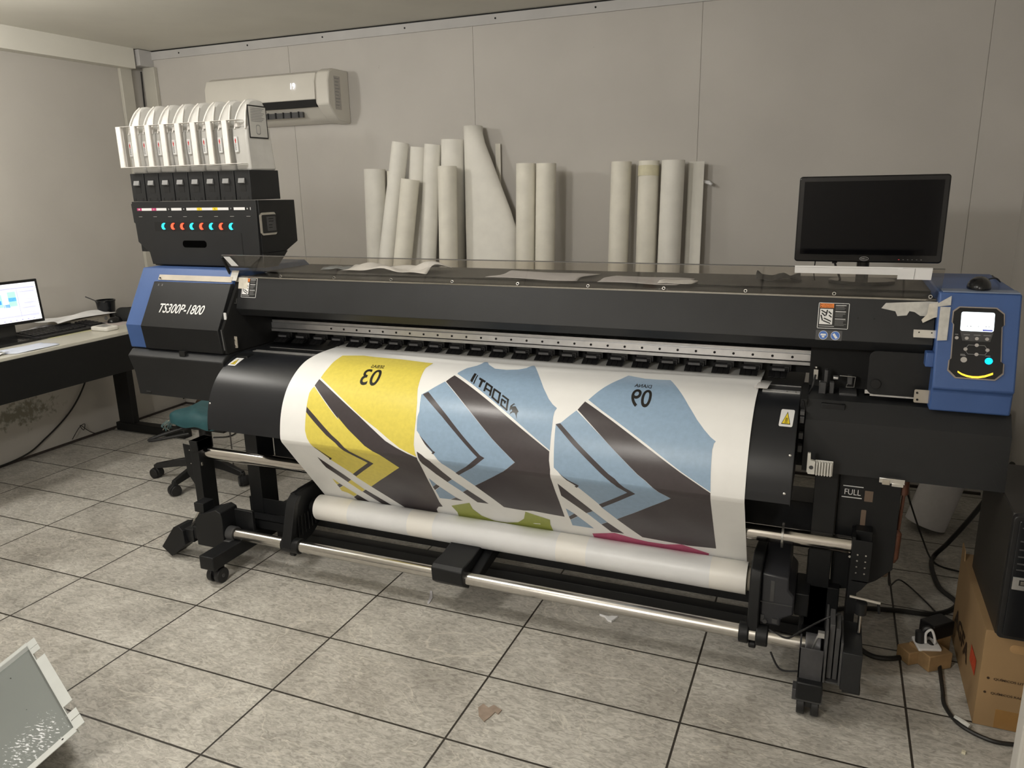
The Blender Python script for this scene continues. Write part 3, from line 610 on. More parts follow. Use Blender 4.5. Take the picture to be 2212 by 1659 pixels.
for i, (x, z, r) in enumerate([(1.831,1.070,.0046),(1.855,1.070,.0046),(1.879,1.070,.0046),(1.903,1.070,.0046),(1.880,1.053,.0048),(1.854,1.0415,.0048),(1.906,1.0415,.0048),(1.881,1.029,.0048),(1.852,1.0135,.0078)]):
    bm = new(); disc(bm, x, z, r, .0050, .0015); obj('button', bm, BTN, cpn)
bm = new(); disc(bm, 1.911, 1.0135, .0092, .0050, .0015); obj('start_button', bm, LEDC, cpn, label='glowing cyan round button')
bm = new()
for a, b in (((1.8605,1.053),(1.876,1.053)),((1.884,1.053),(1.899,1.053)),((1.899,1.053),(1.904,1.046)),((1.8605,1.053),(1.856,1.046)),((1.8605,1.029),(1.877,1.029)),((1.885,1.029),(1.901,1.029)),((1.901,1.029),(1.906,1.037)),((1.8605,1.029),(1.855,1.037))):
    d = Vector((b[0]-a[0], b[1]-a[1])).normalized()*.0005; cplate(bm, [(a[0]-d.y,a[1]+d.x),(b[0]-d.y,b[1]+d.x),(b[0]+d.y,b[1]-d.x),(a[0]+d.y,a[1]-d.x)], .0047, .0003)
for x, z, w in ((1.826,1.0785,.008),(1.847,1.0785,.015),(1.871,1.0785,.016),(1.894,1.0785,.018),(1.843,1.0265,.011),(1.843,1.0235,.013),(1.902,1.0255,.012)): cplate(bm, [(x,z),(x+w,z),(x+w,z+.0016),(x,z+.0016)], .0051, .0002)
obj('panel_legends', bm, PRINTG, cpn)
bm = new(); arc = [(1.840,.9815),(1.850,.9755),(1.862,.9715),(1.876,.9695),(1.890,.9700),(1.905,.9735),(1.923,.9815)]
up = [(x, z+.0021+.0008*i/6) for i, (x, z) in enumerate(arc)]; cplate(bm, arc[::-1]+up if False else [(x, z-.0019-.0006*i/6) for i, (x, z) in enumerate(arc)]+up[::-1], .0048, .0012); obj('status_light_bar', bm, LEDA, cpn, label='glowing amber curved bar')
# --- long body and front cover
bm = new(); prism(bm, [(.842,1.160),(1.30,1.160),(1.32,1.14),(1.32,.93),(1.045,.93),(1.045,1.085),(.842,1.085)], -.72, 1.782)
box(bm, -.72, 1.782, 1.0, 1.32, 1.163, 1.166)
obj('main_body', bm, BLACK, pr, bevel=.002)
bm = new(); prism(bm, [(.846,1.166),(.831,1.163),(.792,1.040),(.814,1.011),(.824,1.013),(.806,1.040),(.846,1.14)], -.718, 1.780)
fc = obj('front_cover', bm, COVER, pr, bevel=.0015)
def fcy(z): return .792+(z-1.040)*(.039/.123)
def fplate(bm, pts, off, t, mi=0):
    d = Vector((0, .039, .123)).normalized(); n = Vector((0, -d.z, d.y)); plate(bm, Vector((0, .792, 1.040))+n*off, (1,0,0), d, n, [(x, (z-1.040)/d.z) for x, z in pts], t, mi)
def caution(x0, x1, z0, z1, badge):
    W_ = x1-x0; H = z1-z0; X = lambda u: x0+W_*u; Z = lambda v: z0+H*v; bm = new()
    R = lambda a, b, c, d, mi, o: fplate(bm, [(X(a),Z(b)),(X(c),Z(b)),(X(c),Z(d)),(X(a),Z(d))], o, .0003, mi)
    fplate(bm, rounded(x0, x1, z0, z1, .003), 0, .0004, 0); R(.02,.02,.98,.98,3,.0004); R(.03,.03,.97,.97,1,.0006)
    R(.05,.80,.50,.97,2,.001); R(.06,.16,.48,.76,0,.001)
    # pictogram: hand under moving carriage
    for a, b in (((.10,.70),(.30,.58)),((.12,.60),(.24,.48)),((.30,.72),(.26,.50)),((.20,.40),(.44,.28)),((.18,.30),(.42,.20)),((.34,.66),(.44,.56)),((.36,.52),(.45,.44)),((.10,.52),(.16,.30))):
        dx, dz = b[0]-a[0], b[1]-a[1]; L = math.hypot(dx, dz); nx, nz = -dz/L*.022, dx/L*.022
        fplate(bm, [(X(a[0]+nx),Z(a[1]+nz)),(X(b[0]+nx),Z(b[1]+nz)),(X(b[0]-nx),Z(b[1]-nz)),(X(a[0]-nx),Z(a[1]-nz))], .0014, .0002, 1)
    def txt(s, a, b, c, d, mi):
        n = .0018; p = lambda u, v: (X(u), fcy(Z(v))-n, Z(v)); text_on(bm, s, p(a,b), p(c,b), p(a,d), mi)
    txt('CAUTION', .14, .90, .44, .95, 1); txt('ATTENTION', .14, .82, .47, .87, 1)
    for zz in (.905, .825): fplate(bm, [(X(.07),Z(zz)),(X(.12),Z(zz)),(X(.095),Z(zz+.05))], .0014, .0002, 1)
    random.seed(3)
    for k in range(17):
        v = .90-k*.048; head = k in (0, 5, 11)
        if k in (4, 10): continue
        R(.56, v, (.90 if head else random.uniform(.80, .94)), v+(.022 if head else .012), 0 if head else 4, .001)
    R(.05,.07,.55,.11,4,.001)
    o = obj('caution_label', bm, [PRINTW, PRINTK, ORANGE, PRINTK, PRINTG], fc, label='orange, white and black caution label', angle=80)
    if badge:
        bm = new(); fplate(bm, rounded(x0-.002, x0+.070, z0-.033, z0-.005, .002), 0, .0004, 1)
        for c in (.019, .052):
            n = 24; r = .0125; fplate(bm, [(x0+c+r*math.cos(2*math.pi*k/n), z0-.019+r*math.sin(2*math.pi*k/n)) for k in range(n)], .0004, .0003, 0)
            n = 24; fplate(bm, [(x0+c+(r-.001)*math.cos(2*math.pi*k/n), z0-.019+(r-.001)*math.sin(2*math.pi*k/n)) for k in range(n)], .0007, .0002, 2)
        fplate(bm, [(x0+.011,z0-.020),(x0+.027,z0-.020),(x0+.026,z0-.015),(x0+.012,z0-.015)], .001, .0002, 0); fplate(bm, [(x0+.016,z0-.026),(x0+.022,z0-.026),(x0+.023,z0-.021),(x0+.015,z0-.021)], .001, .0002, 0)
        fplate(bm, [(x0+.049,z0-.012),(x0+.044,z0-.016),(x0+.053,z0-.028),(x0+.059,z0-.025)], .001, .0002, 0)
        obj('protection_label', bm, [PRINTW, GREYP, BADGE], fc, label='blue round goggles and glove signs', angle=80)
caution(-.686, -.612, 1.085, 1.160, False); caution(1.473, 1.557, 1.072, 1.145, True)
bm = new()
for x in (1.582, 1.625): fplate(bm, [(x+.003*math.cos(a*.7), 1.105+.003*math.sin(a*.7)) for a in range(9)], 0, .0005)
obj('cover_hole', bm, VOID, fc)
for (x0_, x1_) in ((-.757, -.702), (1.728, 1.786)):
    bm = new(); fplate(bm, [(x0_,1.062),(x1_,1.062),(x1_,1.080),(x0_,1.080)], .002, .004); fplate(bm, [(x0_,1.058),(x1_,1.058),(x1_,1.061),(x0_,1.061)], .002, .012)
    for x in (x0_+.014, x1_-.012): fplate(bm, [(x+.002*math.cos(a*.7), 1.073+.002*math.sin(a*.7)) for a in range(9)], .006, .0005, 1)
    obj('striker_bracket', bm, [SCREW, VOID], fc, label='shiny zinc bracket', bevel=0)
# tilted smoked window along the cover's top
bm = new(); prism(bm, [(.8305,1.166),(.788,1.252),(.7915,1.2535),(.834,1.1675)], -.745, 1.787)
win = obj('smoked_window', bm, SMOKE, pr, label='clear grey acrylic strip')
bm = new(); prism(bm, [(.829,1.160),(.8275,1.1645),(.829,1.1655),(.832,1.162)], -.745, 1.785); obj('window_seal', bm, STEEL, pr)
bm = new(); prism(bm, [(.7868,1.2520),(.7872,1.2536),(.7915,1.2550),(.7920,1.2535)], -.745, 1.787); obj('window_edge', bm, mat('dark_cut_edge', (.09, .085, .08), .3, noise=.05), win)
bm = new(); prism(bm, [(.824,1.166),(.786,1.243),(.796,1.247),(.836,1.168)], -.748, -.742); obj('window_end_rib', bm, DARK, win)
wd = Vector((0, -.0425, .086)).normalized(); wn = Vector((0, -wd.z, -wd.y)).normalized()
scr = None
for k in range(11):
    p = Vector((-.745+.2508*k, .829, 1.172))
    bm = new(); cyl(bm, p-wn*.0-Vector((0,.003,0)), p+Vector((0,-.006,.001)), .0062, .005, seg=16); cyl(bm, p+Vector((0,-.0069,.001)), p+Vector((0,-.0075,.001)), .0035, seg=6, mi=1)
    obj('screw', bm, [SCREW, VOID], win)
bm = new(); plate(bm, Vector((-.735, .8235, 1.178))+Vector((0,-.002,0)), (1,0,0), wd, (0,-1,0), [(.02,.035),(.055,.035),(.032,.078),(.0,.078)], .0006); obj('white_sticker', bm, PRINTW, win)
# --- carriage rail, its holes and the roller heads
bm = new(); box(bm, -.74, 1.775, 1.035, 1.045, .88, 1.085); obj('rail_backplate', bm, VOID, pr)
bm = new(); box(bm, -.72, 1.585, 1.000, 1.036, .957, .962); box(bm, -.72, 1.585, .998, 1.001, .951, .962)
for a in (-.1, .34, .78, 1.05): pass
obj('rail_top_ledge', bm, ALU, pr)
bm = new(); box(bm, -.72, 1.585, .992, 1.036, .9275, .9510); rail = obj('carriage_rail', bm, mat('ground_silver_rail', (.72,.72,.74), .32, metal=.9, noise=.05), pr, bevel=.001)
bm = new()
for k in range(32):
    x = -.397+.0621*k
    if x < 1.57: cyl(bm, (x, .9925, .9390), (x, .9905, .9390), .0042, seg=12)
obj('rail_holes', bm, VOID, rail)
bm = new(); box(bm, -.72, 1.585, .989, 1.036, .9135, .9255); obj('rail_lower_ledge', bm, ALU, pr, bevel=.001)
bm = new(); box(bm, 1.583, 1.600, .985, 1.02, .908, .962); obj('rail_end_stop', bm, BEIGEM, pr, bevel=.001)
def foot():
    bm = new()
    # the slanted shoe with three toes
    for dx in (-.023, -.004, .015):
        prism(bm, [(1.000,.897),(.975,.886),(.956,.8765),(.958,.8735),(.978,.8745),(1.000,.880)], dx-.006, dx+.012)
    prism(bm, [(1.03,.905),(.988,.905),(.982,.896),(.990,.886),(1.03,.886)], -.028, .030)
    box(bm, -.020, .040, .993, 1.032, .892, .918); box(bm, .018, .034, .986, 1.0, .888, .906); box(bm, -.026, -.020, .990, 1.0, .897, .904)
    return bm
root_foot = obj('pinch_roller', foot(), DARK, pr, bevel=.0008)
fr = root_foot
# shift so that local geometry sits at its place
fr.location = Vector((-.643-pr.location.x, 0, 0)); 
for v in fr.data.vertices: v.co += Vector((pr.location.x, 0, 0))
bm = new(); box(bm, -.019, .020, .9795, .984, .8925, .9005); gb = obj('grey_bar', bm, mat('grey_roller_bar', (.11, .11, .115), .45, noise=.05), fr)
for v in gb.data.vertices: v.co += Vector((pr.location.x-0, 0, 0))
for k in range(1, 23): dup_part(fr, (.0912*k, 0, 0))
# --- platen and apron (paper guide)
bm = new(); box(bm, -.705, 1.445, .80, 1.30, .845, .862)
obj('platen', bm, BLACK, pr, bevel=.001)
bm = new()
bm.free()
for xa_, xb_, sc_ in ((-.66, -.352, (-.60, -.38)), (1.330, 1.440, (1.40, 1.425))):
    bm = new(); box(bm, xa_, xb_, .812, .8345, .861, .8635)
    for y_ in (.812, .822, .832): box(bm, xa_, xb_, y_, y_+.0025, .8635, .8665)
    for x in sc_: cyl(bm, (x, .822, .8635), (x, .822, .868), .004, seg=10)
    obj('platen_edge_strip', bm, ALU, pr)
    bm = new(); box(bm, xa_+.01, xb_, .905, .908, .861, .864); obj('platen_slot_edge', bm, ALU, pr)
bm = new(); plate(bm, (0,0,.8755), (1,0,0), (0,1,0), (0,0,1), [(1.305,.80),(1.345,.80),(1.345,.80),(1.352,.90),(1.318,.90)][:2]+[(1.352,.90),(1.318,.90)], .0012); obj('edge_guard', bm, STEEL, pr, label='thin steel media edge guard')
AP = build_profile([(.835,.863)]+[p for p in CTRL if p[0] < .83 and p[1] > .61], [(.5605,.600)])
bm = new(); inner = []; outp = []
for i, p in enumerate(AP):
    a = AP[max(i-1,0)]; b = AP[min(i+1,len(AP)-1)]; d = Vector((b[0]-a[0], b[1]-a[1])).normalized(); n = Vector((d.y, -d.x))
    outp.append((p[0]-n.x*.005, p[1]-n.y*.005)); inner.append((p[0]-n.x*.009, p[1]-n.y*.009))
inner[-1] = (outp[-1][0]+.03, outp[-1][1]); 
prism(bm, outp+[(outp[-1][0]+.025, outp[-1][1]-.001),(outp[-1][0]+.025, outp[-1][1]+.003)]+inner[:-1][::-1], -.703, 1.443)
apr = obj('curved_paper_guide', bm, APRON, pr, angle=30)
bm = new(); prism(bm, [(p[0]+.002, p[1]-.004) for p in AP[6:]]+[(.83,.60),(.84,.855)], 1.4405, 1.4430); obj('paper_guide_end_plate', bm, BLACK, apr); bm = new(); prism(bm, [(p[0]+.004, p[1]-.006) for p in AP[6:]]+[(.83,.60),(.84,.853)], -.7025, -.700)
obj('paper_guide_end_plate', bm, BLACK, apr)
bm = new(); box(bm, -.70, 1.44, .60, .84, .605, .612); obj('paper_guide_underside', bm, BLACK, apr)
bm = new()
for z in (.78, .655): cyl(bm, (1.434, .56, z), (1.434, .60, z), .0001, seg=6)
def apy(z):
    for a, b in zip(outp, outp[1:]):
        if b[1] <= z <= a[1]: return a[0]+(b[0]-a[0])*(a[1]-z)/(a[1]-b[1])
    return .60
bm.free(); bm = new()
for x, z in ((1.432,.735),(1.425,.63),(-.697,.70)): sphere(bm, (x, apy(z)+.001, z), .0045, .003, .0045, 10, 6)
obj('guide_screw', bm, SCREW, apr)
def hotlabel(x0, z0, w, h, sk):
    bm = new()
    def P(u, v, o):
        z = z0+h*v; y = apy(z); y2 = apy(z+.004); n = Vector((-.004, -(y2-y))).normalized(); n = Vector((n.x if n.x < 0 else -n.x, abs(n.y)))
        return Vector((x0+w*u+sk*v, y+n.x*(.0008+o), z+n.y*(.0008+o)))
    def PL(pts, o, mi):
        b2 = new(); f = b2.faces.new([b2.verts.new((u, v, 0)) for u, v in pts]); f.normal_update()
        for k in range(1, 12): bmesh.ops.bisect_plane(b2, geom=b2.verts[:]+b2.edges[:]+b2.faces[:], dist=1e-6, plane_co=(0, k/12, 0), plane_no=(0, 1, 0))
        V = {v: bm.verts.new(P(v.co.x, v.co.y, o)) for v in b2.verts}
        for f in b2.faces: bm.faces.new([V[v] for v in f.verts]).material_index = mi
        b2.free()
    PL(rounded(0,1,0,1,.1), 0, 0); PL([(.16,.14),(.84,.14),(.5,.88)], .0005, 1); PL([(.22,.18),(.78,.18),(.5,.80)], .0008, 2)
    for k in range(3): PL([(.42+k*.06,.28),(.45+k*.06,.28),(.46+k*.06,.52),(.43+k*.06,.52)], .0011, 1)
    PL([(.38,.22),(.62,.22),(.62,.25),(.38,.25)], .0011, 1)
    obj('hot_surface_label', bm, [PRINTW, PRINTK, SIGNY], apr, label='white label with yellow warning triangle')
hotlabel(-.690, .829, .038, .0215, .010); hotlabel(1.392, .803, .038, .036, .003)
# --- right-hand mechanism bay
for spec in ('a', 'b', 'c'):
    bm = new()
    if spec == 'a': box(bm, 1.46, 1.782, .93, .96, .86, 1.03)
    if spec == 'b': prism(bm, [(.832,1.158),(.706,.967),(.716,.869),(1.04,.869),(1.04,1.158)], -.7195, -.703)
    if spec == 'c': box(bm, 1.445, 1.463, .74, .95, .66, .868)
    obj('bay_wall', bm, VOID, pr)
bm = new(); plate(bm, (0,.80,0), (1,0,0), (0,0,1), (0,-1,0), rounded(1.622,1.795,.885,1.015,.02), .006); cyl(bm, (1.645,.794,.918), (1.645,.786,.918), .014, seg=20, mi=1); obj('capping_bay_cover', bm, [BLACK, VOID], pr, bevel=.001)
bm = new(); box(bm, 1.618, 1.785, .795, .80, .880, .886); box(bm, 1.618, 1.632, .795, .80, .880, .897); obj('bay_rail', bm, ALU, pr)
bm = new(); plate(bm, (0,.772,0), (1,0,0), (0,0,1), (0,-1,0), rounded(1.745,1.785,.877,.915,.004), .003); cyl(bm, (1.752,.770,.906), (1.752,.766,.906), .003, seg=10, mi=1); cyl(bm, (1.754,.770,.886), (1.754,.766,.886), .003, seg=10, mi=1); obj('hinge_plate', bm, [BEIGEM, VOID], pr)
bm = new(); plate(bm, (0,.765,0), (1,0,0), (0,0,1), (0,-1,0), rounded(-.716,-.690,.885,.932,.003), .003); cyl(bm, (-.700,.763,.919), (-.700,.758,.919), .0035, seg=10, mi=1); cyl(bm, (-.700,.763,.895), (-.700,.758,.895), .0035, seg=10, mi=1); obj('hinge_plate', bm, [BEIGEM, SCREW], pr)
bm = new(); prism(bm, [(.745,.995),(.705,.967),(.712,.885),(.735,.86),(.74,.86),(.72,.89),(.715,.965),(.75,.985)], -.7155, -.711); obj('panel_edge_strip', bm, ALU, pr)
bm = new(); plate(bm, (0,.735,0), (1,0,0), (0,0,1), (0,-1,0), rounded(-.722,-.704,1.00,1.032,.004), .004); obj('door_sensor_pad', bm, PRINTW, pr, label='small white pad')
bm = new(); box(bm, 1.473, 1.487, .895, .915, .893, .925); sphere(bm, (1.480,.900,.931), .005,.005,.005,10,6); obj('linear_stop', bm, SCREW, pr, bevel=.001)
WIRE = mat('dull_steel_wire', (.45,.44,.42), .35, metal=.9, noise=.1)
bm = new(); tube(bm, [(1.548,.85,.921),(1.590,.85,.920)], .0012, n=1); tube(bm, [(1.570,.85,.921),(1.592,.85,.920),(1.590,.85,.888),(1.568,.85,.887),(1.571,.85,.897)], .0012, n=1); obj('wire_bracket', bm, WIRE, pr)
bm = new(); box(bm, 1.530, 1.545, .84, .86, .910, .919); obj('sensor_block', bm, ALU, pr, bevel=.002)
bm = new(); box(bm, 1.505, 1.515, .85, .88, .88, .935); box(bm, 1.492, 1.512, .83, .86, .865, .90); box(bm, 1.522, 1.535, .84, .87, .865, .90); box(bm, 1.57, 1.585, .855, .88, .893, .92); box(bm, 1.55, 1.60, .83, .90, .862, .872); obj('capping_station', bm, GREYP, pr, bevel=.002)
bm = new(); tube(bm, [(1.465,.80,.87),(1.475,.78,.90),(1.480,.80,.93)], .003, n=4); tube(bm, [(1.452,.735,.865),(1.462,.74,.80),(1.458,.735,.70)], .003, n=4); obj('drain_tube', bm, RUBBER, pr)
bm = new()
for z, h in ((.835,.012),(.815,.02),(.765,.018),(.725,.02)): box(bm, 1.448, 1.460, .70, .725, z-h/2, z+h/2)
obj('guide_clip', bm, GREYP, pr, bevel=.001)
# lever
LEVM = mat('ivory_plastic_lever', (.66,.65,.61), .4, noise=.03)
bm = new(); prism(bm, [(1.478,.735),(1.486,.735),(1.487,.715),(1.500,.712),(1.500,.672),(1.482,.672),(1.478,.68)], .640, .652, 'y')
for k in range(6): box(bm, 1.503+k*.0075, 1.5065+k*.0075, .640, .652, .670, .711)
box(bm, 1.500, 1.548, .652, .656, .668, .713); cyl(bm, (1.490,.640,.693), (1.490,.6385,.693), .006, seg=14, mi=1); obj('head_height_lever', bm, [LEVM, GREYP], pr, bevel=.0015, label='ivory ribbed lever')
bm = new(); box(bm, 1.672, 1.738, .672, .685, .659, .674); box(bm, 1.68, 1.70, .669, .675, .655, .668, 1); box(bm, 1.705, 1.735, .669, .675, .652, .662); obj('front_latch', bm, [SCREW, BEIGEM], pr, bevel=.001)
# --- ink supply station with eight tanks
IY = .90
bm = new(); prism(bm, [(-1.313,1.462),(-1.313,1.455),(-1.318,1.452),(-1.315,1.375),(-1.308,1.370),(-1.305,1.292),(-1.247,1.248),(-1.237,1.197),(-.705,1.197),(-.648,1.235),(-.645,1.462)], IY, IY+.012, 'y')
ink = obj('ink_station_front', bm, COVER, pr, bevel=.0015)
bm = new(); prism(bm, [(IY+.012,1.25),(1.06,1.25),(1.14,1.285),(1.14,1.458),(IY+.012,1.462)], -1.305, -.642); prism(bm, [(IY+.012,1.192),(1.0,1.192),(1.07,1.25),(IY+.012,1.25)], -1.237, -.642)
obj('ink_station_body', bm, BLACK, pr, bevel=.002)
def IR(bm, x0, x1, z0, z1, o, mi, t=.0006): box(bm, x0, x1, IY-o-t, IY-o, z0, z1, mi)
bm = new(); IR(bm, -1.285, -.672, 1.424, 1.4345, 0, 0)
cols = [1, 1, 2, 2, 3, 3, 2, 2]
for k in range(8):
    x = -1.285+.0835*k; IR(bm, x, x+.026, 1.4238, 1.4347, .0006, cols[k]); text_on(bm, str(k+1), (x+.010, IY-.0018, 1.4265), (x+.0155, IY-.0018, 1.4265), (x+.010, IY-.0018, 1.4325), 0 if cols[k] != 3 else 2)
obj('ink_number_strip', bm, [PRINTW, mat('magenta_print', (.45,.05,.16), .5), PRINTK, SIGNY], ink, label='white strip numbered 1 to 8')
for k in range(8):
    bm = new(); x = -1.283+.0835*k; IR(bm, x, x+.024, 1.3955, 1.4005, -.0002, 1); IR(bm, x+.002, x+.022, 1.398, 1.4, .0004, 0); obj('card_slot', bm, [ALU, VOID], ink)
bm = new(); IR(bm, -1.197, -.772, 1.338, 1.377, -.0002, 0); obj('lamp_window', bm, VOID, ink)
for k in range(8):
    x = -1.145+.0522*k; bm = new(); pts = [(-.006,.012),(.004,.016),(.011,.015),(.003,.009),(.000,.002),(.003,-.006),(.009,-.010),(.000,-.012),(-.008,-.008),(-.011,.002)]
    prism(bm, [(x+a, 1.357+b) for a, b in pts], IY-.004, IY-.0008, 'y'); obj('indicator_lamp', bm, LAMPC if k in (0,3,5,7) else LAMPR, ink, label='glowing cyan indicator' if k in (0,3,5,7) else 'glowing red indicator')
bm = new(); prism(bm, rounded(-1.052, -.922, 1.271, 1.300, .013), IY-.0006, IY+.0002, 'y'); obj('handle_hole', bm, mat('deep_black_recess', (.001,.001,.001), .95, spec=.02), ink)
bm = new(); box(bm, -.736, -.732, IY-.0008, IY+.0002, 1.20, 1.332); obj('panel_gap', bm, VOID, ink)
bm = new(); plate(bm, (-.6418,0,0), (0,1,0), (0,0,1), (1,0,0), rounded(.908,1.004,1.322,1.412,.012), .006); plate(bm, (-.6358,0,0), (0,1,0), (0,0,1), (1,0,0), rounded(.918,1.004,1.330,1.403,.006), .001, 1); plate(bm, (-.6348,0,0), (0,1,0), (0,0,1), (1,0,0), rounded(.945,.998,1.338,1.395,.002), .0006, 2)
for z in (1.385,1.375,1.36,1.35): box(bm, -.6342, -.6338, .955, .985-.01*(z < 1.37), z, z+.004, 1)
obj('supply_display', bm, [STEEL, PANELK, GREYP], pr, label='silver-framed small display')
P8 = .0806
s0 = None
for k in range(8):
    x = -1.300+P8*k
    if k == 0:
        bm = new(); box(bm, x, x+.0755, IY, 1.075, 1.463, 1.578); slot = obj('tank_holder', bm, COVER, pr, bevel=.0015)
        bm = new(); box(bm, x+.022, x+.052, IY-.0008, IY+.002, 1.497, 1.552); box(bm, x+.008, x+.018, IY-.0008, IY+.002, 1.466, 1.476); box(bm, x+.050, x+.060, IY-.0008, IY+.002, 1.466, 1.476); obj('key_hole', bm, VOID, slot)
        bm = new(); prism(bm, [(IY-.003,1.548),(IY-.008,1.530),(IY-.003,1.527),(IY,1.528),(IY,1.548)], x+.020, x+.050); obj('lock_clip', bm, mat('grey_lock_clip', (.22,.22,.22), .4, noise=.06), slot)
        # tank: translucent bottle with a sloping shoulder, ribs and a filler neck
        bm = new()
        tp = [(.915,1.578),(.908,1.70),(.911,1.740),(.930,1.748),(1.050,1.748),(1.052,1.72),(1.068,1.578)]
        prism(bm, tp, x+.002, x+.0735)
        V_ = []
        for (y_, z_, w_) in ((.911,1.742,.031),(.918,1.770,.029),(.930,1.800,.025),(.948,1.828,.019),(.965,1.844,.015),(.990,1.852,.020),(1.030,1.846,.028),(1.045,1.82,.030),(1.050,1.742,.031)): V_.append((bm.verts.new((x+.037-w_, y_, z_)), bm.verts.new((x+.037+w_, y_, z_))))
        for a_, b_ in zip(V_, V_[1:]): bm.faces.new((a_[0], a_[1], b_[1], b_[0]))
        bm.faces.new([v[0] for v in V_][::-1]); bm.faces.new([v[1] for v in V_]); bm.faces.new((V_[-1][0], V_[-1][1], V_[0][1], V_[0][0])); bmesh.ops.recalc_face_normals(bm, faces=bm.faces[:]); tank = obj('ink_tank', bm, TANKM, pr, bevel=.007)
        bm = new(); tube(bm, [(x+.020,.906,1.735),(x+.022,.918,1.780),(x+.030,.940,1.822),(x+.036,.965,1.846)], .003, n=4); tube(bm, [(x+.072,.906,1.735),(x+.066,.922,1.790),(x+.056,.945,1.828)], .003, n=4); box(bm, x+.030, x+.042, .898, .912, 1.742, 1.758); obj('tank_rib', bm, SHROUD, tank)
        bm = new(); box(bm, x-.012, x+.014, .868, .874, 1.604, 1.765); box(bm, x-.012, x-.009, .868, .905, 1.604, 1.765); box(bm, x-.012, x+.0686, .868, .905, 1.765, 1.7665); box(bm, x-.012, x+.0686, .868, .905, 1.602, 1.604); obj('tank_guard', bm, SHROUD, tank, bevel=.0012)
        bm = new(); box(bm, x+.018, x+.033, .8975, .9035, 1.648, 1.706); poly(bm, [(x+.0215,.8970,1.690),(x+.0295,.8970,1.690),(x+.0255,.8970,1.702)], 1); box(bm, x+.0235, x+.0275, .8968, .8974, 1.682, 1.691, 1)
        for q in range(6): box(bm, x+.021, x+.029-.001*(q % 2), .8968, .8974, 1.655+q*.0045, 1.6575+q*.0045, 2)
        obj('tank_sticker', bm, [PRINTW, REDP, PRINTG], tank)
    else:
        dup_part(slot, (P8*k, 0, 0)); tk = dup_part(tank, (P8*k, 0, 0))
bm = new(); box(bm, -.6615, -.6600, .925, 1.035, 1.700, 1.825)
box(bm, -.6600, -.6596, .930, 1.030, 1.705, 1.82, 1)
for q in range(9): box(bm, -.6597, -.6592, .940, 1.02-.008*(q % 3), 1.812-q*.006, 1.8145-q*.006, 2)
plate(bm, (-.6597,0,0), (0,1,0), (0,0,1), (1,0,0), rounded(.965,.990,1.715,1.752,.008), .0005, 2); plate(bm, (-.6592,0,0), (0,1,0), (0,0,1), (1,0,0), rounded(.968,.987,1.718,1.749,.007), .0005, 1)
obj('instruction_sheet', bm, [PRINTK, mat('pale_instruction_paper', (.55,.54,.51), .6, noise=.03), PRINTG], pr, label='printed filling instructions')
# --- stand
def leg(x0, x1):
    bm = new(); box(bm, x0, x1, .74, .84, .11, .86); return obj('stand_leg', bm, BLACK, pr, bevel=.002)
leg(-.69, -.628); leg(1.503, 1.568)
for x0_, x1_ in ((-.69, -.62), (1.50, 1.568)):
    bm = new(); box(bm, x0_, x1_, .425, 1.30, .072, .128); ft = obj('stand_foot', bm, BLACK, pr, bevel=.004)
    for yy in (.475, 1.25):
        cx = (x0_+x1_)/2; bm = new(); cyl(bm, (cx-.030,yy,.031), (cx-.008,yy,.031), .031, seg=28); cyl(bm, (cx+.008,yy,.031), (cx+.030,yy,.031), .031, seg=28); box(bm, cx-.02, cx+.02, yy-.018, yy+.022, .03, .073); cyl(bm, (cx-.031,yy,.031), (cx+.031,yy,.031), .009, seg=12, mi=1)
        obj('caster', bm, [RUBBER, GREYP], ft, bevel=.003)
bm = new(); box(bm, -.62, 1.50, .845, .852, .110, .192); box(bm, -.62, 1.50, .845, .93, .186, .192); box(bm, -.62, 1.50, .80, .85, .082, .088); box(bm, -.62, 1.50, .797, .803, .045, .088); box(bm, -.70, -.41, .742, .748, .185, .250); box(bm, -.70, -.41, .690, .748, .176, .182); box(bm, -.70, -.41, .690, .695, .140, .182); obj('lower_crossbeam', bm, BLACK, pr, bevel=.0015)
bm = new(); box(bm, -.63, 1.505, .845, .98, .370, .500); box(bm, -.63, 1.505, .84, .846, .395, .400, 0); obj('upper_crossbeam', bm, BLACK, pr, bevel=.003)
# tension bar and its brackets
bm = new(); cyl(bm, (-.909,.73,.4275), (1.619,.73,.4275), .0268, seg=36); obj('tension_bar', bm, CHROME, pr, label='polished steel bar')
bm = new(); ring(bm, (1.421,.73,.4275), (1.427,.73,.4275), .039, .0270); obj('bar_washer', bm, WIRE, pr)
bm = new(); prism(bm, [(-.997,.462),(-.935,.457),(-.935,.277),(-.953,.277),(-.990,.330)], .705, .709, 'y'); box(bm, -.935, -.893, .685, .765, .13, .489); prism(bm, [(-.935,.489),(-.893,.489),(-.893,.445),(-.925,.445)], .68, .77, 'y')
lb = obj('left_tension_bracket', bm, BLACK, pr, bevel=.001)
bm = new()
for i in range(4): cyl(bm, (-.962+.010*(i % 2),.705,.437-.030*i), (-.962+.010*(i % 2),.7038,.437-.030*i), .0024, seg=8)
for p in ((-.917,.187),(-.905,.177),(-.925,.215)): cyl(bm, (p[0],.685,p[1]), (p[0],.684,p[1]), .0027, seg=8)
box(bm, -.897, -.887, .690, .696, .381, .396); obj('rivet', bm, SCREW, lb)
bm = new(); box(bm, 1.627, 1.675, .69, .695, .330, .464); prism(bm, [(1.627,.335),(1.675,.335),(1.657,.306),(1.645,.293),(1.645,.10),(1.627,.10)], .69, .695, 'y'); box(bm, 1.620, 1.629, .69, .78, .10, .473); box(bm, 1.629, 1.675, .73, .78, .335, .478)
rb = obj('right_tension_bracket', bm, BLACK, pr, bevel=.001)
bm = new()
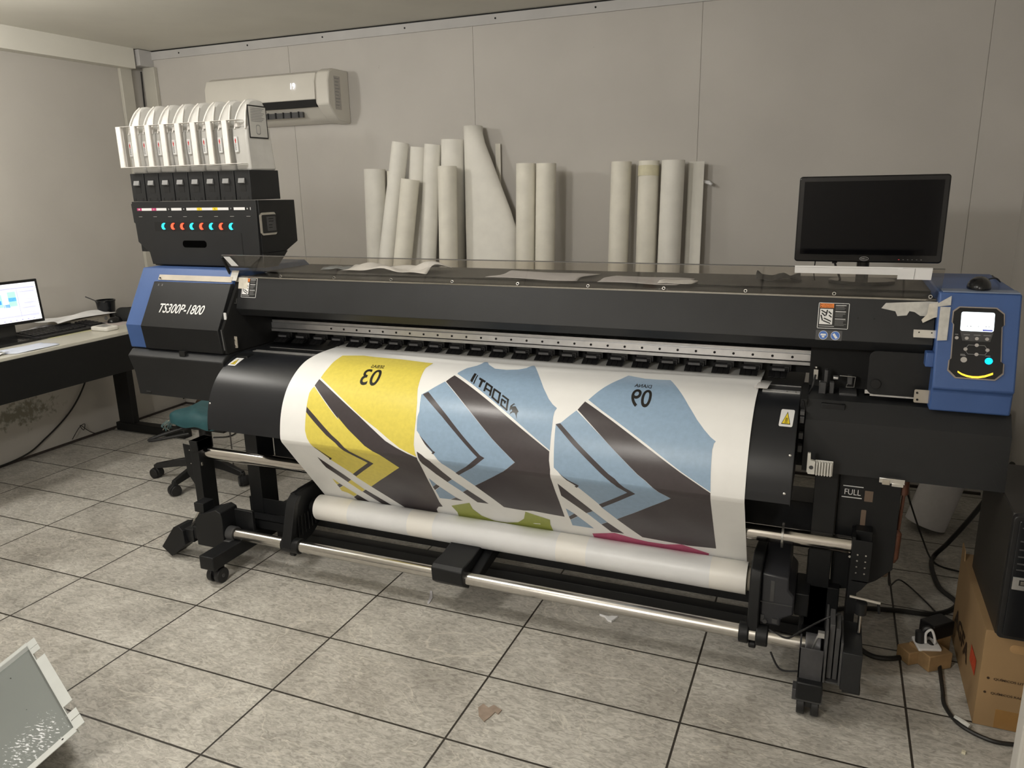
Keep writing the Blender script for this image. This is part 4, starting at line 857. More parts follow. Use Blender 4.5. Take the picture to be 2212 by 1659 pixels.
for i in range(4):
    for x in (1.6375, 1.660): cyl(bm, (x,.690,.418-.0196*i), (x,.689,.418-.0196*i), .0026, seg=8)
cyl(bm, (1.6175,.71,.401), (1.6175,.705,.401), .004, seg=10); obj('rivet', bm, SCREW, rb)
# left drive box, counterweight and rod
bm = new(); prism(bm, [(-.835,.085),(-.835,.20),(-.81,.222),(-.72,.255),(-.695,.245),(-.690,.225),(-.690,.105),(-.70,.085)], .565, .66, 'y'); box(bm, -.87, -.833, .58, .64, .10, .155); box(bm, -.70, -.60, .64, .655, .10, .235); obj('left_drive_box', bm, BLACK, pr, bevel=.003)
bm = new(); prism(bm, [(-1.035,.045),(-.985,-.0+.008),(-.90,.075),(-.905,.135),(-.925,.152),(-.955,.146)], .56, .64, 'y'); box(bm, -.915, -.865, .575, .625, .085, .14); obj('counterweight_tray', bm, BLACK, pr, bevel=.002)
bm = new(); cyl(bm, (-.905,.61,.135), (-.835,.61,.235), .006, seg=12); obj('tray_rod', bm, STEEL, pr); 
bm = new(); box(bm, -.845, -.795, .58, .64, .225, .265); obj('rod_clamp', bm, BLACK, pr, bevel=.002)
# take-up guide bar
bm = new(); cyl(bm, (-.69,.60,.147), (1.555,.60,.147), .0225, seg=36); obj('take_up_bar', bm, STEEL, pr, label='long shiny steel bar')
bm = new(); ring(bm, (-.700,.60,.147), (-.655,.60,.147), .030, .0226); box(bm, -.69, -.66, .56, .64, .11, .13, 0); obj('bar_collar', bm, GREYP, pr, bevel=.002)
bm = new(); ring(bm, (1.515,.60,.147), (1.558,.60,.147), .034, .0226); cyl(bm, (1.543,.575,.117), (1.543,.565,.112), .007, seg=12); obj('bar_collar', bm, mat('grey_cast_collar', (.16,.16,.17), .4, metal=.4, noise=.05), pr, bevel=.002)
# roll holder at the left of the roll
bm = new(); prism(bm, [(.590,.115),(.568,.145),(.610,.275),(.628,.318),(.655,.336),(.70,.345),(.80,.345),(.88,.315),(.90,.26),(.84,.19),(.74,.13),(.66,.112)], -.405, -.385); prism(bm, [(.590,.115),(.566,.145),(.606,.275),(.624,.320),(.652,.339),(.664,.330),(.640,.300),(.612,.200),(.615,.118)], -.405, -.362)
ring(bm, (-.415,.60,.147), (-.335,.60,.147), .031, .0228); cyl(bm, (-.385,.60,.112), (-.365,.60,.112), .012, seg=14); cyl(bm, (-.385,RY,RZ), (-.335,RY,RZ), .033, .033)
for k in range(10): box(bm, -.385, -.380, .65+.022*k, .656+.022*k, .15+.004*k, .24)
prism(bm, [(-.405,.342),(-.385,.342),(-.385,.335),(-.405,.335)], .65, .9, 'y'); obj('roll_holder', bm, BLACK, pr, bevel=.003)
# middle rest
bm = new(); prism(bm, [(.565,.135),(.560,.185),(.575,.198),(.64,.200),(.72,.212),(.80,.235),(.86,.240),(.90,.19),(.84,.150),(.72,.118),(.625,.112),(.615,.098),(.60,.108),(.585,.118)], .262, .385); prism(bm, [(.60,.13),(.60,.150),(.80,.20),(.82,.15),(.64,.120)], .385, .42); obj('middle_roll_rest', bm, BLACK, pr, bevel=.004)
# right take-up motor
bm = new(); prism(bm, [(.585,.130),(.585,.330),(.60,.362),(.64,.375),(.70,.378),(.90,.33),(.90,.17),(.66,.125)], 1.345, 1.378); ring(bm, (1.322,.60,.147), (1.352,.60,.147), .033, .0228); ring(bm, (1.372,.60,.147), (1.408,.60,.147), .033, .0228); cyl(bm, (1.352,.60,.110), (1.374,.60,.110), .012, seg=14); cyl(bm, (1.32,RY,RZ), (1.35,RY,RZ), .033, .033); obj('take_up_holder', bm, BLACK, pr, bevel=.004)
bm = new(); prism(bm, [(1.378,.180),(1.378,.352),(1.455,.345),(1.457,.305),(1.475,.285),(1.475,.225),(1.440,.205),(1.440,.180)], .61, .86, 'y'); mb = obj('take_up_motor', bm, mat('dark_blue_grey_housing', (.030,.031,.036), .35, noise=.06), pr, bevel=.006)
bm = new(); box(bm, 1.382, 1.392, .606, .610, .190, .213); box(bm, 1.415, 1.430, .606, .610, .190, .205); cyl(bm, (1.395,.61,.193), (1.395,.603,.193), .007, seg=12); obj('motor_switch', bm, [GREYP], mb)
bm = new(); box(bm, 1.378, 1.470, .607, .612, .255, .258); box(bm, 1.405, 1.416, .6085, .6105, .262, .33); obj('housing_rib', bm, GREYP, mb)
bm = new(); box(bm, 1.475, 1.515, .66, .80, .20, .275); cyl(bm, (1.47,.70,.235), (1.50,.70,.235), .018, seg=16, mi=1); box(bm, 1.49, 1.60, .74, .80, .10, .27); obj('drive_bracket', bm, [BLACK, GREYP], pr, bevel=.003)
# right foot end plates
bm = new(); box(bm, 1.500, 1.563, .448, .452, .080, .225); box(bm, 1.500, 1.505, .448, .52, .08, .225); box(bm, 1.49, 1.57, .43, .47, .066, .100); cyl(bm, (1.512,.448,.118), (1.512,.444,.118), .004, seg=10, mi=1); obj('foot_end_plate', bm, [mat('worn_grey_bracket', (.07,.07,.075), .35, metal=.3, noise=.15), SCREW], pr, bevel=.001)
bm = new(); box(bm, 1.566, 1.572, .45, .60, .125, .29); box(bm, 1.606, 1.612, .45, .60, .125, .26); box(bm, 1.566, 1.612, .46, .60, .120, .126); box(bm, 1.575, 1.588, .47, .56, .13, .30); box(bm, 1.591, 1.603, .47, .56, .13, .29); obj('belt_housing', bm, [GREYP], pr, bevel=.001)
bm = new(); box(bm, 1.612, 1.662, .445, .62, .118, .236); box(bm, 1.618, 1.665, .45, .60, .108, .130); obj('counterweight_box', bm, COVER, pr, bevel=.002)
bm = new(); cyl(bm, (1.652,.56,.24), (1.652,.56,.305), .005, seg=12); cyl(bm, (1.652,.56,.30), (1.652,.56,.335), .016, seg=14, mi=1); cyl(bm, (1.62,.56,.348), (1.70,.56,.342), .005, seg=10); cyl(bm, (1.695,.56,.345), (1.70,.56,.31), .004, seg=8, mi=1); obj('adjuster_rod', bm, [STEEL, BLACK], pr)
bm = new(); tube(bm, [(1.532,.48,.20),(1.545,.47,.255),(1.552,.47,.262)], .003, n=4); box(bm, 1.545, 1.562, .465, .48, .255, .270); obj('gas_strut', bm, ALU, pr)
bm = new(); tube(bm, [(1.40,.60,.175),(1.46,.58,.165),(1.50,.55,.215),(1.56,.52,.285),(1.60,.54,.30)], .003, n=6); tube(bm, [(1.42,.56,.12),(1.45,.55,.075),(1.50,.55,.08)], .003, n=6); obj('motor_cable', bm, RUBBER, pr)
# waste-ink tank bay
bm = new()
wp = [(1.573,.640),(1.742,.640),(1.742,.345),(1.700,.300),(1.640,.262),(1.590,.252),(1.573,.262)]
prism(bm, wp, .775, .780, 'y'); box(bm, 1.573, 1.578, .78, .95, .27, .64); wt = obj('waste_tank_plate', bm, BLACK, pr, bevel=.0015)
BRN = mat('brown_smoked_tank', (.16,.115,.085), .35, noise=.15, nscale=12)
bm = new(); box(bm, 1.645, 1.668, .7735, .7755, .556, .590); prism(bm, rounded(1.640,1.654,.395,.528,.003), .7735, .7755, 'y'); obj('level_window', bm, BRN, wt)
bm = new(); box(bm, 1.584, 1.640, .7735, .7755, .598, .6005); box(bm, 1.582, 1.638, .7735, .7755, .562, .5645); text_on(bm, 'FULL', (1.589,.7730,.572), (1.634,.7730,.572), (1.589,.7730,.590)); obj('full_marking', bm, PRINTW, wt, label='white lettering FULL')
bm = new(); box(bm, 1.58, 1.735, .80, .98, .30, .63); obj('waste_tank', bm, BRN, pr, bevel=.01)
bm = new(); cyl(bm, (1.748,.80,.655), (1.748,.80,.585), .016, seg=18); cyl(bm, (1.752,.80,.59), (1.748,.80,.47), .005, seg=10); cyl(bm, (1.742,.80,.47), (1.742,.80,.455), .008, .017, seg=18); cyl(bm, (1.742,.80,.455), (1.740,.80,.375), .017, seg=18); cyl(bm, (1.740,.80,.375), (1.740,.80,.36), .017, .010, seg=18)
obj('drain_bottle', bm, mat('reddish_brown_plastic', (.13,.055,.035), .35, noise=.2, nscale=30), pr, label='reddish brown drain fitting')
# masking tape stuck on the printer
bm = new(); fplate(bm, [(-.775,1.118),(-.762,1.160),(-.66,1.163),(-.655,1.118)], .0016, .0004); obj('masking_tape', bm, TAPEY, pr, label='cream masking tape patch')
bm = new(); slab(bm, -.735, -.70, (.806,1.150), (.829,1.188), .0012); obj('masking_tape', bm, TAPE, pr)
bm = new(); fplate(bm, [(1.652,1.150),(1.760,1.158),(1.800,1.157),(1.79,1.118),(1.742,1.118),(1.727,1.128),(1.714,1.130),(1.708,1.118),(1.684,1.115),(1.678,1.128),(1.662,1.131),(1.641,1.135)], .0016, .0004); obj('masking_tape', bm, TAPE, pr, label='torn grey masking tape')
bm = new(); fplate(bm, [(1.760,1.148),(1.812,1.166),(1.812,1.120),(1.775,1.112),(1.748,1.097),(1.744,1.105),(1.757,1.120)], .0200, .0006); obj('masking_tape', bm, TAPEY, pr, label='cream masking tape patch')
bm = new(); cplate(bm, [(1.784,1.060),(1.808,1.062),(1.811,1.150),(1.786,1.150)], .004, .0006); cplate(bm, [(1.778,1.158),(1.811,1.180),(1.811,1.155),(1.78,1.15)], .0045, .0006); obj('masking_tape', bm, TAPE, pr)
# ================================================================ PAPER ROLLS LEANING ON THE BACK WALL
def roll(x_bot, x_top, ztop, r, label, m=CREAM2, yb=2.30, yt=2.375, flap=None, rt=None, core=True):
    bm = new(); rt = rt or r; p0 = Vector((x_bot, yb, .0+r*.05)); p1 = Vector((x_top, yt, ztop)); seg = 36
    d = (p1-p0).normalized(); u = d.cross(Vector((0,1,0))).normalized(); w = d.cross(u)
    # spiral-wound sheet: outer skin with a visible free edge
    A = []; B = []; n = 44
    for i in range(n+1):
        a = -2.2 + 2*math.pi*1.0*i/n + .0; k = 1.0 + (.05*(i/n))
        c = u*math.cos(a)+w*math.sin(a); A.append(bm.verts.new(p0+c*r*k)); B.append(bm.verts.new(p1+c*rt*k))
    for i in range(n): bm.faces.new((A[i], A[i+1], B[i+1], B[i]))
    A2 = []; B2 = []
    for i in range(n+1):
        a = -2.2 + 2*math.pi*i/n; k = .90+.04*(i/n); c = u*math.cos(a)+w*math.sin(a); A2.append(bm.verts.new(p0+c*r*k)); B2.append(bm.verts.new(p1+c*rt*k))
    for i in range(n):
        bm.faces.new((A2[i], B2[i], B2[i+1], A2[i+1])); bm.faces.new((B[i], B[i+1], B2[i+1], B2[i]))
    bm.faces.new((A[0], B[0], B2[0], A2[0])); bm.faces.new((A[n], A2[n], B2[n], B[n]))
    bmesh.ops.recalc_face_normals(bm, faces=bm.faces[:])
    o = obj('paper_roll', bm, m, None, angle=50)
    tag(o, label, 'paper roll', 'paper rolls leaning against the back wall')
    return o
R_ = 'white paper roll leaning on the back wall, '
def top_x(xb, zb, xt, zt): return xt, xt-(xt-xb)*zt/(zt-zb)
data = [  # x at z 1.08, x top, z top, radius, extras
 (-1.020,-1.010,1.604,.060, 'wide greyish paper roll, leftmost of the rolls against the back wall', CREAM2, 2.37, 2.33),
 (-.930,-.910,1.591,.030, 'short thin cream roll between the leftmost wide roll and a taller tilted one', CREAM, 2.40, 2.385),
 (-.904,-.806,1.742,.047, 'tall white roll tilted to the right with a dark open rim, third from the left', CREAM2, 2.335, 2.17),
 (-.779,-.715,1.717,.052, 'tall white roll tilted behind the shortest roll', CREAM2, 2.385, 2.36),
 (-.782,-.718,1.541,.050, 'shortest cream roll, standing in front of two taller tilted rolls', CREAM, 2.27, 2.18),
 (-.669,-.606,1.727,.046, 'tall slightly tilted white roll just left of the wide-topped roll', CREAM2, 2.345, 2.33),
 (-.520,-.494,1.749,.066, 'thick white roll with a wide top standing behind a thinner cream roll', CREAM2, 2.375, 2.37),
 (-.481,-.474,1.605,.050, 'smooth cream roll in front of the thick wide-topped roll', CREAM, 2.25, 2.20),
 (-.022,-.018,1.606,.050, 'cream roll with a loose free edge, left one of the adjoining pair', CREAM, 2.26, 2.20),
 (.088,.094,1.603,.050, 'glossy cream roll, right one of the adjoining pair', CREAM, 2.26, 2.20),
 (.458,.465,1.603,.050, 'cream roll standing alone, left one of the right-hand group', CREAM, 2.36),
 (.606,.607,1.603,.050, 'cream roll with yellowed tape near its top, in the right-hand group', CREAM, 2.36),
 (.728,.733,1.602,.055, 'thickest cream roll of the right-hand group, beside an upright sheet', CREAM2, 2.34),
]
for (xb, xt, zt, r, lab, m, yt, *yb_) in data:
    t, b0 = top_x(xb, 1.08, xt, zt); ro = roll(b0, t, zt, r, lab, m, yb=(yb_[0] if yb_ else yt-.05), yt=yt)
    if 'yellowed' in lab:
        bm = new(); ring(bm, (t, yt-.005, zt-.075), (t, yt, zt-.025), r*1.055, r*.99); obj('tape_band', bm, YELLOWW, ro, label='yellowed tape band')
# flaring roll whose loose sheet fans out to the right
bm = new(); n = 30; rows = []
for j in range(21):
    f = j/20; z = 1.815*(1-f); rr = []
    wr = .050 + (.103)*min(1, max(0, (f-.02)/.27)); cx = -.369 + (wr-.050)*.95 + .01*f
    for i in range(n+1):
        a = math.pi*(1.0+i/n); dep = .052+.01*f
        rr.append(bm.verts.new((cx+wr*math.cos(a), 2.37-.06*f+dep*math.sin(a), z)))
    rows.append(rr)
for a, b in zip(rows, rows[1:]):
    for i in range(n): bm.faces.new((a[i], a[i+1], b[i+1], b[i]))
cyl(bm, (-.369, 2.385, 1.813), (-.359, 2.36, 0.0), .049, seg=30, caps=False)
bmesh.ops.recalc_face_normals(bm, faces=bm.faces[:])
o = tag(obj('paper_roll', bm, CREAM2, None, angle=60), 'tallest white roll flaring out like a cone towards the floor', 'paper roll', 'paper rolls leaning against the back wall')
sm = o.modifiers.new('solid', 'SOLIDIFY'); sm.thickness = .0015
bm = new(); prism(bm, [(-.262,2.425),(-.240,2.42),(-.232,2.425),(-.240,2.435),(-.255,2.44)], 0, 1.72, 'z'); tag(obj('rolled_sheet_edge', bm, CREAM, None), 'narrow cream roll peeking out right of the cone-shaped tallest roll', 'paper roll')
# upright flat sheet with a torn tab
bm = new(); v = []
for i in range(9):
    x = .790+.085*i/8; v.append((x, 2.375-.045*i/8+.004*math.sin(i)))
fr_ = [bm.verts.new((x, y, 0)) for x, y in v]; to_ = [bm.verts.new((x+.004, y+.045, 1.594)) for x, y in v]
for i in range(8): bm.faces.new((fr_[i], fr_[i+1], to_[i+1], to_[i]))
up_ = tag(obj('curled_sheet', bm, CREAM2, None), 'upright curled white sheet with a torn tab, right of the thickest roll', 'paper sheet')
sm = up_.modifiers.new('solid', 'SOLIDIFY'); sm.thickness = .001
bm = new(); poly(bm, [(.872,2.40,1.505),(.905,2.39,1.500),(.922,2.385,1.486),(.915,2.385,1.478),(.872,2.40,1.492)]); tb = obj('torn_tab', bm, PAPER, up_)
sm = tb.modifiers.new('solid', 'SOLIDIFY'); sm.thickness = .0008
# ================================================================ THINGS ON TOP OF THE PRINTER
def crumple(name, cx, cy, z, w, d, h, label, seed, m, rot=0, folds=1.0, nx=26, ny=14, cat='paper'):
    random.seed(seed); ph = [random.uniform(0, 6) for _ in range(8)]; bm = new(); g = []
    for j in range(ny+1):
        r = []
        for i in range(nx+1):
            u = i/nx-.5; v_ = j/ny-.5
            hh = h*max(0, math.sin(9*u+ph[0]+3*v_)*.3+math.sin(17*u-8*v_+ph[1])*.22*folds+math.sin(6*v_+ph[2]+4*u)*.35+.45)*(1-.6*(2*abs(v_))**3)
            x = u*w*(1+.06*math.sin(5*v_+ph[3])); y = v_*d*(1+.10*math.sin(7*u+ph[4])); c, s = math.cos(rot), math.sin(rot)
            r.append(bm.verts.new((cx+x*c-y*s, cy+x*s+y*c, z+.0015+hh)))
        g.append(r)
    for a, b in zip(g, g[1:]):
        for i in range(nx): bm.faces.new((a[i], a[i+1], b[i+1], b[i]))
    o = tag(obj(name, bm, m, None, angle=50), label, cat, 'loose papers on the printer top' if (cat == 'paper' and z > 1) else ('loose papers on the desk' if cat in ('paper', 'papers') else None)); s_ = o.modifiers.new('solid', 'SOLIDIFY'); s_.thickness = .0008; s_.offset = 1
    return o
crumple('crumpled_paper', -.17, 1.15, 1.166, .42, .17, .030, 'crumpled white paper lying on the printer top, left of the flat sheets', 5, PAPER, rot=-.06, folds=1.3)
crumple('paper_sheet', .50, 1.10, 1.166, .36, .22, .006, 'flat whitish sheet lying on the middle of the printer top', 9, PAPERG, rot=-.10, folds=.3)
crumple('paper_sheet', .90, 1.05, 1.166, .30, .19, .004, 'flat whitish sheet lying on the printer top, right of the middle sheet', 12, PAPERG, rot=-.12, folds=.2)
crumple('paper_sheet', 1.02, 1.01, 1.169, .12, .10, .003, 'small paper slip overlapping the right end of the right flat sheet', 15, PAPER, rot=-.05, folds=.2, nx=8, ny=6)
crumple('black_cloth', 1.335, 1.18, 1.166, .14, .12, .030, 'crumpled dark cloth beside the monitor on the printer top', 21, mat('dark_grey_cloth', (.03,.03,.032), .9, noise=.2), folds=.35, nx=40, ny=24, cat='cloth')
crumple('plastic_scrap', -.43, 1.15, 1.166, .16, .10, .015, 'thin bluish plastic scrap lying on the left of the printer top', 33, mat('bluish_film', (.25,.28,.31), .35, noise=.1), rot=.1, folds=1.2, nx=14, ny=8, cat='plastic film')
# white strip hung over the window's upper edge
bm = new(); wt0 = Vector((0, .7862, 1.2555)); 
plate(bm, wt0, (1,0,0), wd, (0,-1,-.3), [(1.400,-.0235),(1.683,-.0235),(1.683,.0),(1.400,.0)], .0008)
plate(bm, wt0+Vector((0,-.0012,0)), (1,0,0), wd, (0,-1,-.3), [(1.672,-.037),(1.757,-.037),(1.757,-.001),(1.672,-.001)], .0008)
plate(bm, wt0+Vector((0,-.0022,0)), (1,0,0), wd, (0,-1,-.3), [(1.7135,-.036),(1.7145,-.036),(1.7145,-.001),(1.7135,-.001)], .0004, 1)
box(bm, 1.400, 1.757, .7855, .796, 1.2550, 1.2562)
tag(obj('paper_strip', bm, [PAPER, PRINTG], None), 'long white paper strip folded over the smoked window edge below the monitor', 'paper strip')
# monitor standing on the printer
GLOSS = mat('glossy_black_bezel', (.010,.010,.011), .16, noise=.1); SCRN = mat('switched_off_glossy_screen', (.003,.003,.004), .07, noise=.05, spec=.22)
mo = thing('computer_monitor', 'switched-off glossy black monitor standing on top of the printer at the right', 'monitor', (1.596, 1.12, 1.166))
def XZ(pts, y0, y1): 
    b = new(); prism(b, pts, y0, y1, 'y'); return b
MX0, MX1, MZ0, MZ1 = 1.383, 1.811, 1.239, 1.507
bm = new(); o_ = rounded(MX0, MX1, MZ0, MZ1, .010)
prism(bm, o_, 1.094, 1.125, 'y'); prism(bm, rounded(MX0+.04, MX1-.04, MZ0+.03, MZ1-.04, .03), 1.125, 1.155, 'y'); bz = obj('bezel', bm, GLOSS, mo, bevel=.004)
bm = new(); box(bm, MX0+.016, MX1-.016, 1.0925, 1.096, MZ0+.024, MZ1-.016); obj('screen', bm, SCRN, mo)
bm = new(); LOG = mat('silver_logo_print', (.35,.35,.36), .3, metal=.6, noise=.03)
n = 28; lc = (1.592, 1.2505); ou = [(lc[0]+.0135*math.cos(2*math.pi*k/n), lc[1]+.0068*math.sin(2*math.pi*k/n)) for k in range(n)]; inn = [(lc[0]+.0118*math.cos(2*math.pi*k/n), lc[1]+.0053*math.sin(2*math.pi*k/n)) for k in range(n)]
for k in range(n): poly(bm, [(ou[k][0],1.0932,ou[k][1]),(ou[(k+1)%n][0],1.0932,ou[(k+1)%n][1]),(inn[(k+1)%n][0],1.0932,inn[(k+1)%n][1]),(inn[k][0],1.0932,inn[k][1])])
text_on(bm, 'DELL', (lc[0]-.0092,1.0930,lc[1]-.0022), (lc[0]+.0092,1.0930,lc[1]-.0022), (lc[0]-.0092,1.0930,lc[1]+.0024), bold=.02)
obj('logo', bm, LOG, mo, label='silver oval logo')
bm = new()
for k in range(6): box(bm, 1.690+.0125*k, 1.6935+.0125*k, 1.0925, 1.0935, 1.249, 1.2503, 1 if k == 0 else 0)
obj('button_marks', bm, [PRINTG, mat('small_red_led', (.6,.05,.05), .4, emit=(1,.05,.05), estr=.6)], mo)
bm = new(); cyl(bm, (1.592,1.135,1.17), (1.592,1.135,1.30), .019, seg=24); ell = [(1.592+.10*math.cos(2*math.pi*k/36), 1.15+.075*math.sin(2*math.pi*k/36)) for k in range(36)]; prism(bm, ell, 1.1665, 1.178, 'z'); obj('stand', bm, GLOSS, mo, bevel=.002)
bm = new(); tube(bm, [(1.505,1.13,1.25),(1.507,1.128,1.235),(1.518,1.125,1.205),(1.53,1.15,1.172)], .0035, n=5); cyl(bm, (1.503,1.13,1.262), (1.507,1.13,1.232), .008, seg=12); tube(bm, [(1.448,1.13,1.245),(1.446,1.13,1.20),(1.45,1.15,1.172)], .0018, n=4); obj('video_cable', bm, RUBBER, mo)
# mouse on the right end cap
ms = thing('computer_mouse', 'black computer mouse on top of the blue end cap at the right', 'mouse', (1.885, .86, 1.193))
bm = new(); sphere(bm, (1.885,.875,1.197), .030, .052, .030, 28, 18)
for v in bm.verts:
    if v.co.z < 1.1935: v.co.z = 1.1935
    v.co.x += (0.003 if v.co.y > .88 else 0)
obj('shell', bm, mat('satin_black_mouse', (.008,.008,.009), .25, noise=.1), ms)
bm = new(); tube(bm, [(1.905,.915,1.212),(1.935,.95,1.215),(1.955,.99,1.20),(1.962,1.06,1.196),(1.968,1.20,1.194)], .002, n=6); obj('cord', bm, RUBBER, ms)
# ================================================================ DESK AND ITS THINGS
DT = .742
dk = thing('desk', 'white-topped desk with black frame along the left wall', 'desk', (-2.46, .9, 0))
DTOP = mat('cream_laminate_top', (.60,.58,.50), .28, noise=.04, nscale=6)
bm = new(); box(bm, XL+.02, -2.155, -.55, 1.86, DT-.018, DT); obj('desk_top', bm, [DTOP], dk, bevel=.002)
DBL = mat('black_laminate', (.006,.006,.006), .5, noise=.2)
bm = new(); box(bm, -2.165, -2.15, -.55, 1.86, .520, DT-.018); obj('apron_panel', bm, DBL, dk, bevel=.001)
for yy in (1.815, -.45):
    bm = new(); box(bm, -2.715, -2.59, yy, yy+.045, .045, DT-.018); box(bm, -2.76, -2.15, yy-.005, yy+.05, .640, DT-.018); obj('leg', bm, DBL, dk, bevel=.002)
    bm = new(); box(bm, -2.74, -2.16, yy-.01, yy+.055, .0, .055); obj('foot', bm, DBL, dk, bevel=.004)
# monitor on the desk
dm = thing('computer_monitor', 'lit monitor standing on the desk by the left wall', 'monitor', (-2.5, 1.06, DT))
E0 = Vector((-2.455, 1.24, 0)); ED = Vector((-.14, -.99, 0)).normalized(); EN = Vector((ED.y*-1*-1, 0, 0)); EN = Vector((.99, -.14, .0)).normalized(); TILT = Vector((-.06, .0, 1)).normalized()
def scr(bm, u0, u1, z0, z1, o, t, mi=0): plate(bm, E0+Vector((0,0,.832))+EN*o, ED, TILT, EN, [(u0,z0),(u1,z0),(u1,z1),(u0,z1)], t, mi)
bm = new(); scr(bm, 0, .47, 0, .230, -.02, .02); scr(bm, .04, .43, .02, .20, -.045, .025); obj('bezel', bm, GLOSS, dm, bevel=.003)
SW = mat('lit_pale_screen', (.7,.72,.9), .3, emit=(.66,.68,.95), estr=.72); SWH = mat('lit_white_screen_area', (.9,.9,1), .3, emit=(.95,.95,1), estr=.85)
SGN = mat('lit_green_cell', (.4,.8,.6), .3, emit=(.45,.88,.72), estr=.7); SBL = mat('lit_blue_cell', (.05,.25,.7), .3, emit=(.04,.22,.62), estr=1.0); SLV = mat('lit_grey_line', (.5,.5,.7), .3, emit=(.42,.42,.62), estr=.75)
bm = new(); scr(bm, .014, .456, .016, .216, 0, .001, 0); scr(bm, .014, .456, .016, .034, .001, .0003, 1); scr(bm, .014, .456, .196, .216, .001, .0003, 1); scr(bm, .014, .022, .034, .196, .001, .0003, 1)
for u0, u1, z0, z1, mi in ((.125,.165,.10,.175,2),(.195,.26,.10,.165,2),(.125,.165,.125,.145,3),(.20,.255,.115,.135,3),(.165,.19,.09,.175,1),(.163,.192,.095,.112,3),(.27,.42,.10,.165,2),(.28,.40,.115,.13,3)): scr(bm, u0, u1, z0, z1, .0014, .0003, mi)
for u0, u1, z0, z1 in ((.022,.456,.190,.193),(.115,.117,.04,.19),(.022,.456,.045,.047),(.035,.10,.085,.087),(.03,.10,.17,.172),(.04,.09,.11,.112)): scr(bm, u0, u1, z0, z1, .0018, .0003, 4)
scr(bm, .05, .08, .135, .142, .0018, .0003, 1)
for k in range(12): scr(bm, .05+.03*k, .060+.03*k, .021, .028, .0018, .0003, 4)
obj('screen', bm, [SW, SWH, SGN, SBL, SLV], dm, label='glowing screen showing a colour-coded table')
bm = new(); c = E0+ED*.235+EN*-.03; box(bm, c.x-.012, c.x+.012, c.y-.01, c.y+.09, DT+.01, .86); box(bm, c.x-.055, c.x+.115, c.y-.09, c.y+.15, DT+.0005, DT+.014); plate(bm, Vector((c.x+.02, c.y+.03, DT+.0145)), (1,0,0), (0,1,0), (0,0,1), rounded(0,.07,.02,.032,.004), .001, 1); obj('stand', bm, [GLOSS, STEEL], dm, bevel=.003)
# keyboard
kb = thing('keyboard', 'black keyboard lying on the desk in front of the lit monitor', 'keyboard', (-2.48, 1.37, DT))
bm = new(); prism(bm, [(-2.595,DT+.001),(-2.405,DT+.001),(-2.403,DT+.012),(-2.43,DT+.018),(-2.595,DT+.030)], 1.135, 1.585, 'y'); obj('case', bm, mat('black_keyboard_plastic', (.012,.012,.013), .35, noise=.1), kb, bevel=.003)
bm = new()
for r in range(5):
    for k in range(15):
        y0 = 1.148+.0215*k; xx = -2.585+.031*r; zz = DT+.0295-(.0115/.165)*(xx+2.595)
        box(bm, xx, xx+.026, y0, y0+.0175, zz-.002, zz+.006)
KCM = mat('black_keycaps', (.016,.016,.018), .3, noise=.15, nscale=200)
obj('key_block', bm, KCM, kb, bevel=.001); bm = new()
for r in range(5):
    for k in range(16, 20):
        y0 = 1.148+.0215*k; xx = -2.585+.031*r; zz = DT+.0295-(.0115/.165)*(xx+2.595); box(bm, xx, xx+.026, y0, y0+.0175, zz-.002, zz+.006)
obj('number_pad', bm, KCM, kb, bevel=.001)
# desk things
rt = thing('wifi_router', 'small white rounded box at the front edge of the desk', 'router', (-2.32, 1.49, DT))
bm = new(); prism(bm, rounded(-2.385,-2.255,1.445,1.535,.018), DT+.0005, DT+.024, 'z'); obj('case', bm, mat('white_router_plastic', (.72,.70,.65), .4, noise=.03), rt, bevel=.006)
bm = new(); prism(bm, rounded(-2.355,-2.29,1.462,1.515,.004), DT+.024, DT+.0245, 'z'); obj('logo_area', bm, PRINTG, rt)
m2 = thing('computer_mouse', 'black computer mouse on the desk beside the keyboard', 'mouse', (-2.5, 1.68, DT))
bm = new(); sphere(bm, (-2.48,1.705,DT+.006), .033, .055, .030, 24, 14)
for v in bm.verts: v.co.z = max(v.co.z, DT+.0035)
obj('shell', bm, mat('gloss_black_mouse', (.008,.008,.009), .2, noise=.1), m2)
bm = new(); prism(bm, rounded(-2.58,-2.36,1.61,1.79,.01), DT+.0003, DT+.003, 'z'); tag(obj('mouse_pad', bm, mat('pale_pink_mouse_pad', (.50,.44,.42), .8, noise=.05)), 'pale mouse pad under the mouse on the desk', 'mouse pad')
bx = thing('paper_box', 'small printed cardboard box under the papers at the back of the desk', 'box', (-2.68, 1.62, DT))
bm = new(); box(bm, -2.76, -2.56, 1.47, 1.735, DT+.0005, DT+.045); obj('carton', bm, mat('beige_printed_carton', (.48,.44,.36), .6, noise=.08, nscale=20), bx, bevel=.002)
bm = new(); text_on(bm, 'Papel', (-2.5595,1.56,DT+.014), (-2.5595,1.65,DT+.014), (-2.5595,1.56,DT+.028)); cyl(bm, (-2.5600,1.705,DT+.022), (-2.5592,1.705,DT+.022), .012, seg=20); obj('print', bm, PRINTG, bx)
crumple('stack_of_papers', -2.63, 1.58, DT+.0455, .22, .42, .016, 'untidy stack of white papers on the box at the back of the desk', 41, PAPER, rot=0, folds=.5, cat='papers')
crumple('paper_sheet', -2.69, 1.39, DT, .12, .20, .020, 'crumpled grey paper lying on the desk behind the keyboard', 43, PAPERG, rot=.2, folds=.8)
crumple('paper_sheet', -2.25, .98, DT, .15, .25, .004, 'bluish white sheet lying at the front edge of the desk', 45, mat('cool_white_paper', (.66,.70,.80), .6, noise=.03), rot=.0, folds=.3)
crumple('paper_sheet', -2.27, .77, DT, .13, .16, .016, 'curled paper at the left end of the desk front', 47, PAPER, rot=.1, folds=.5)
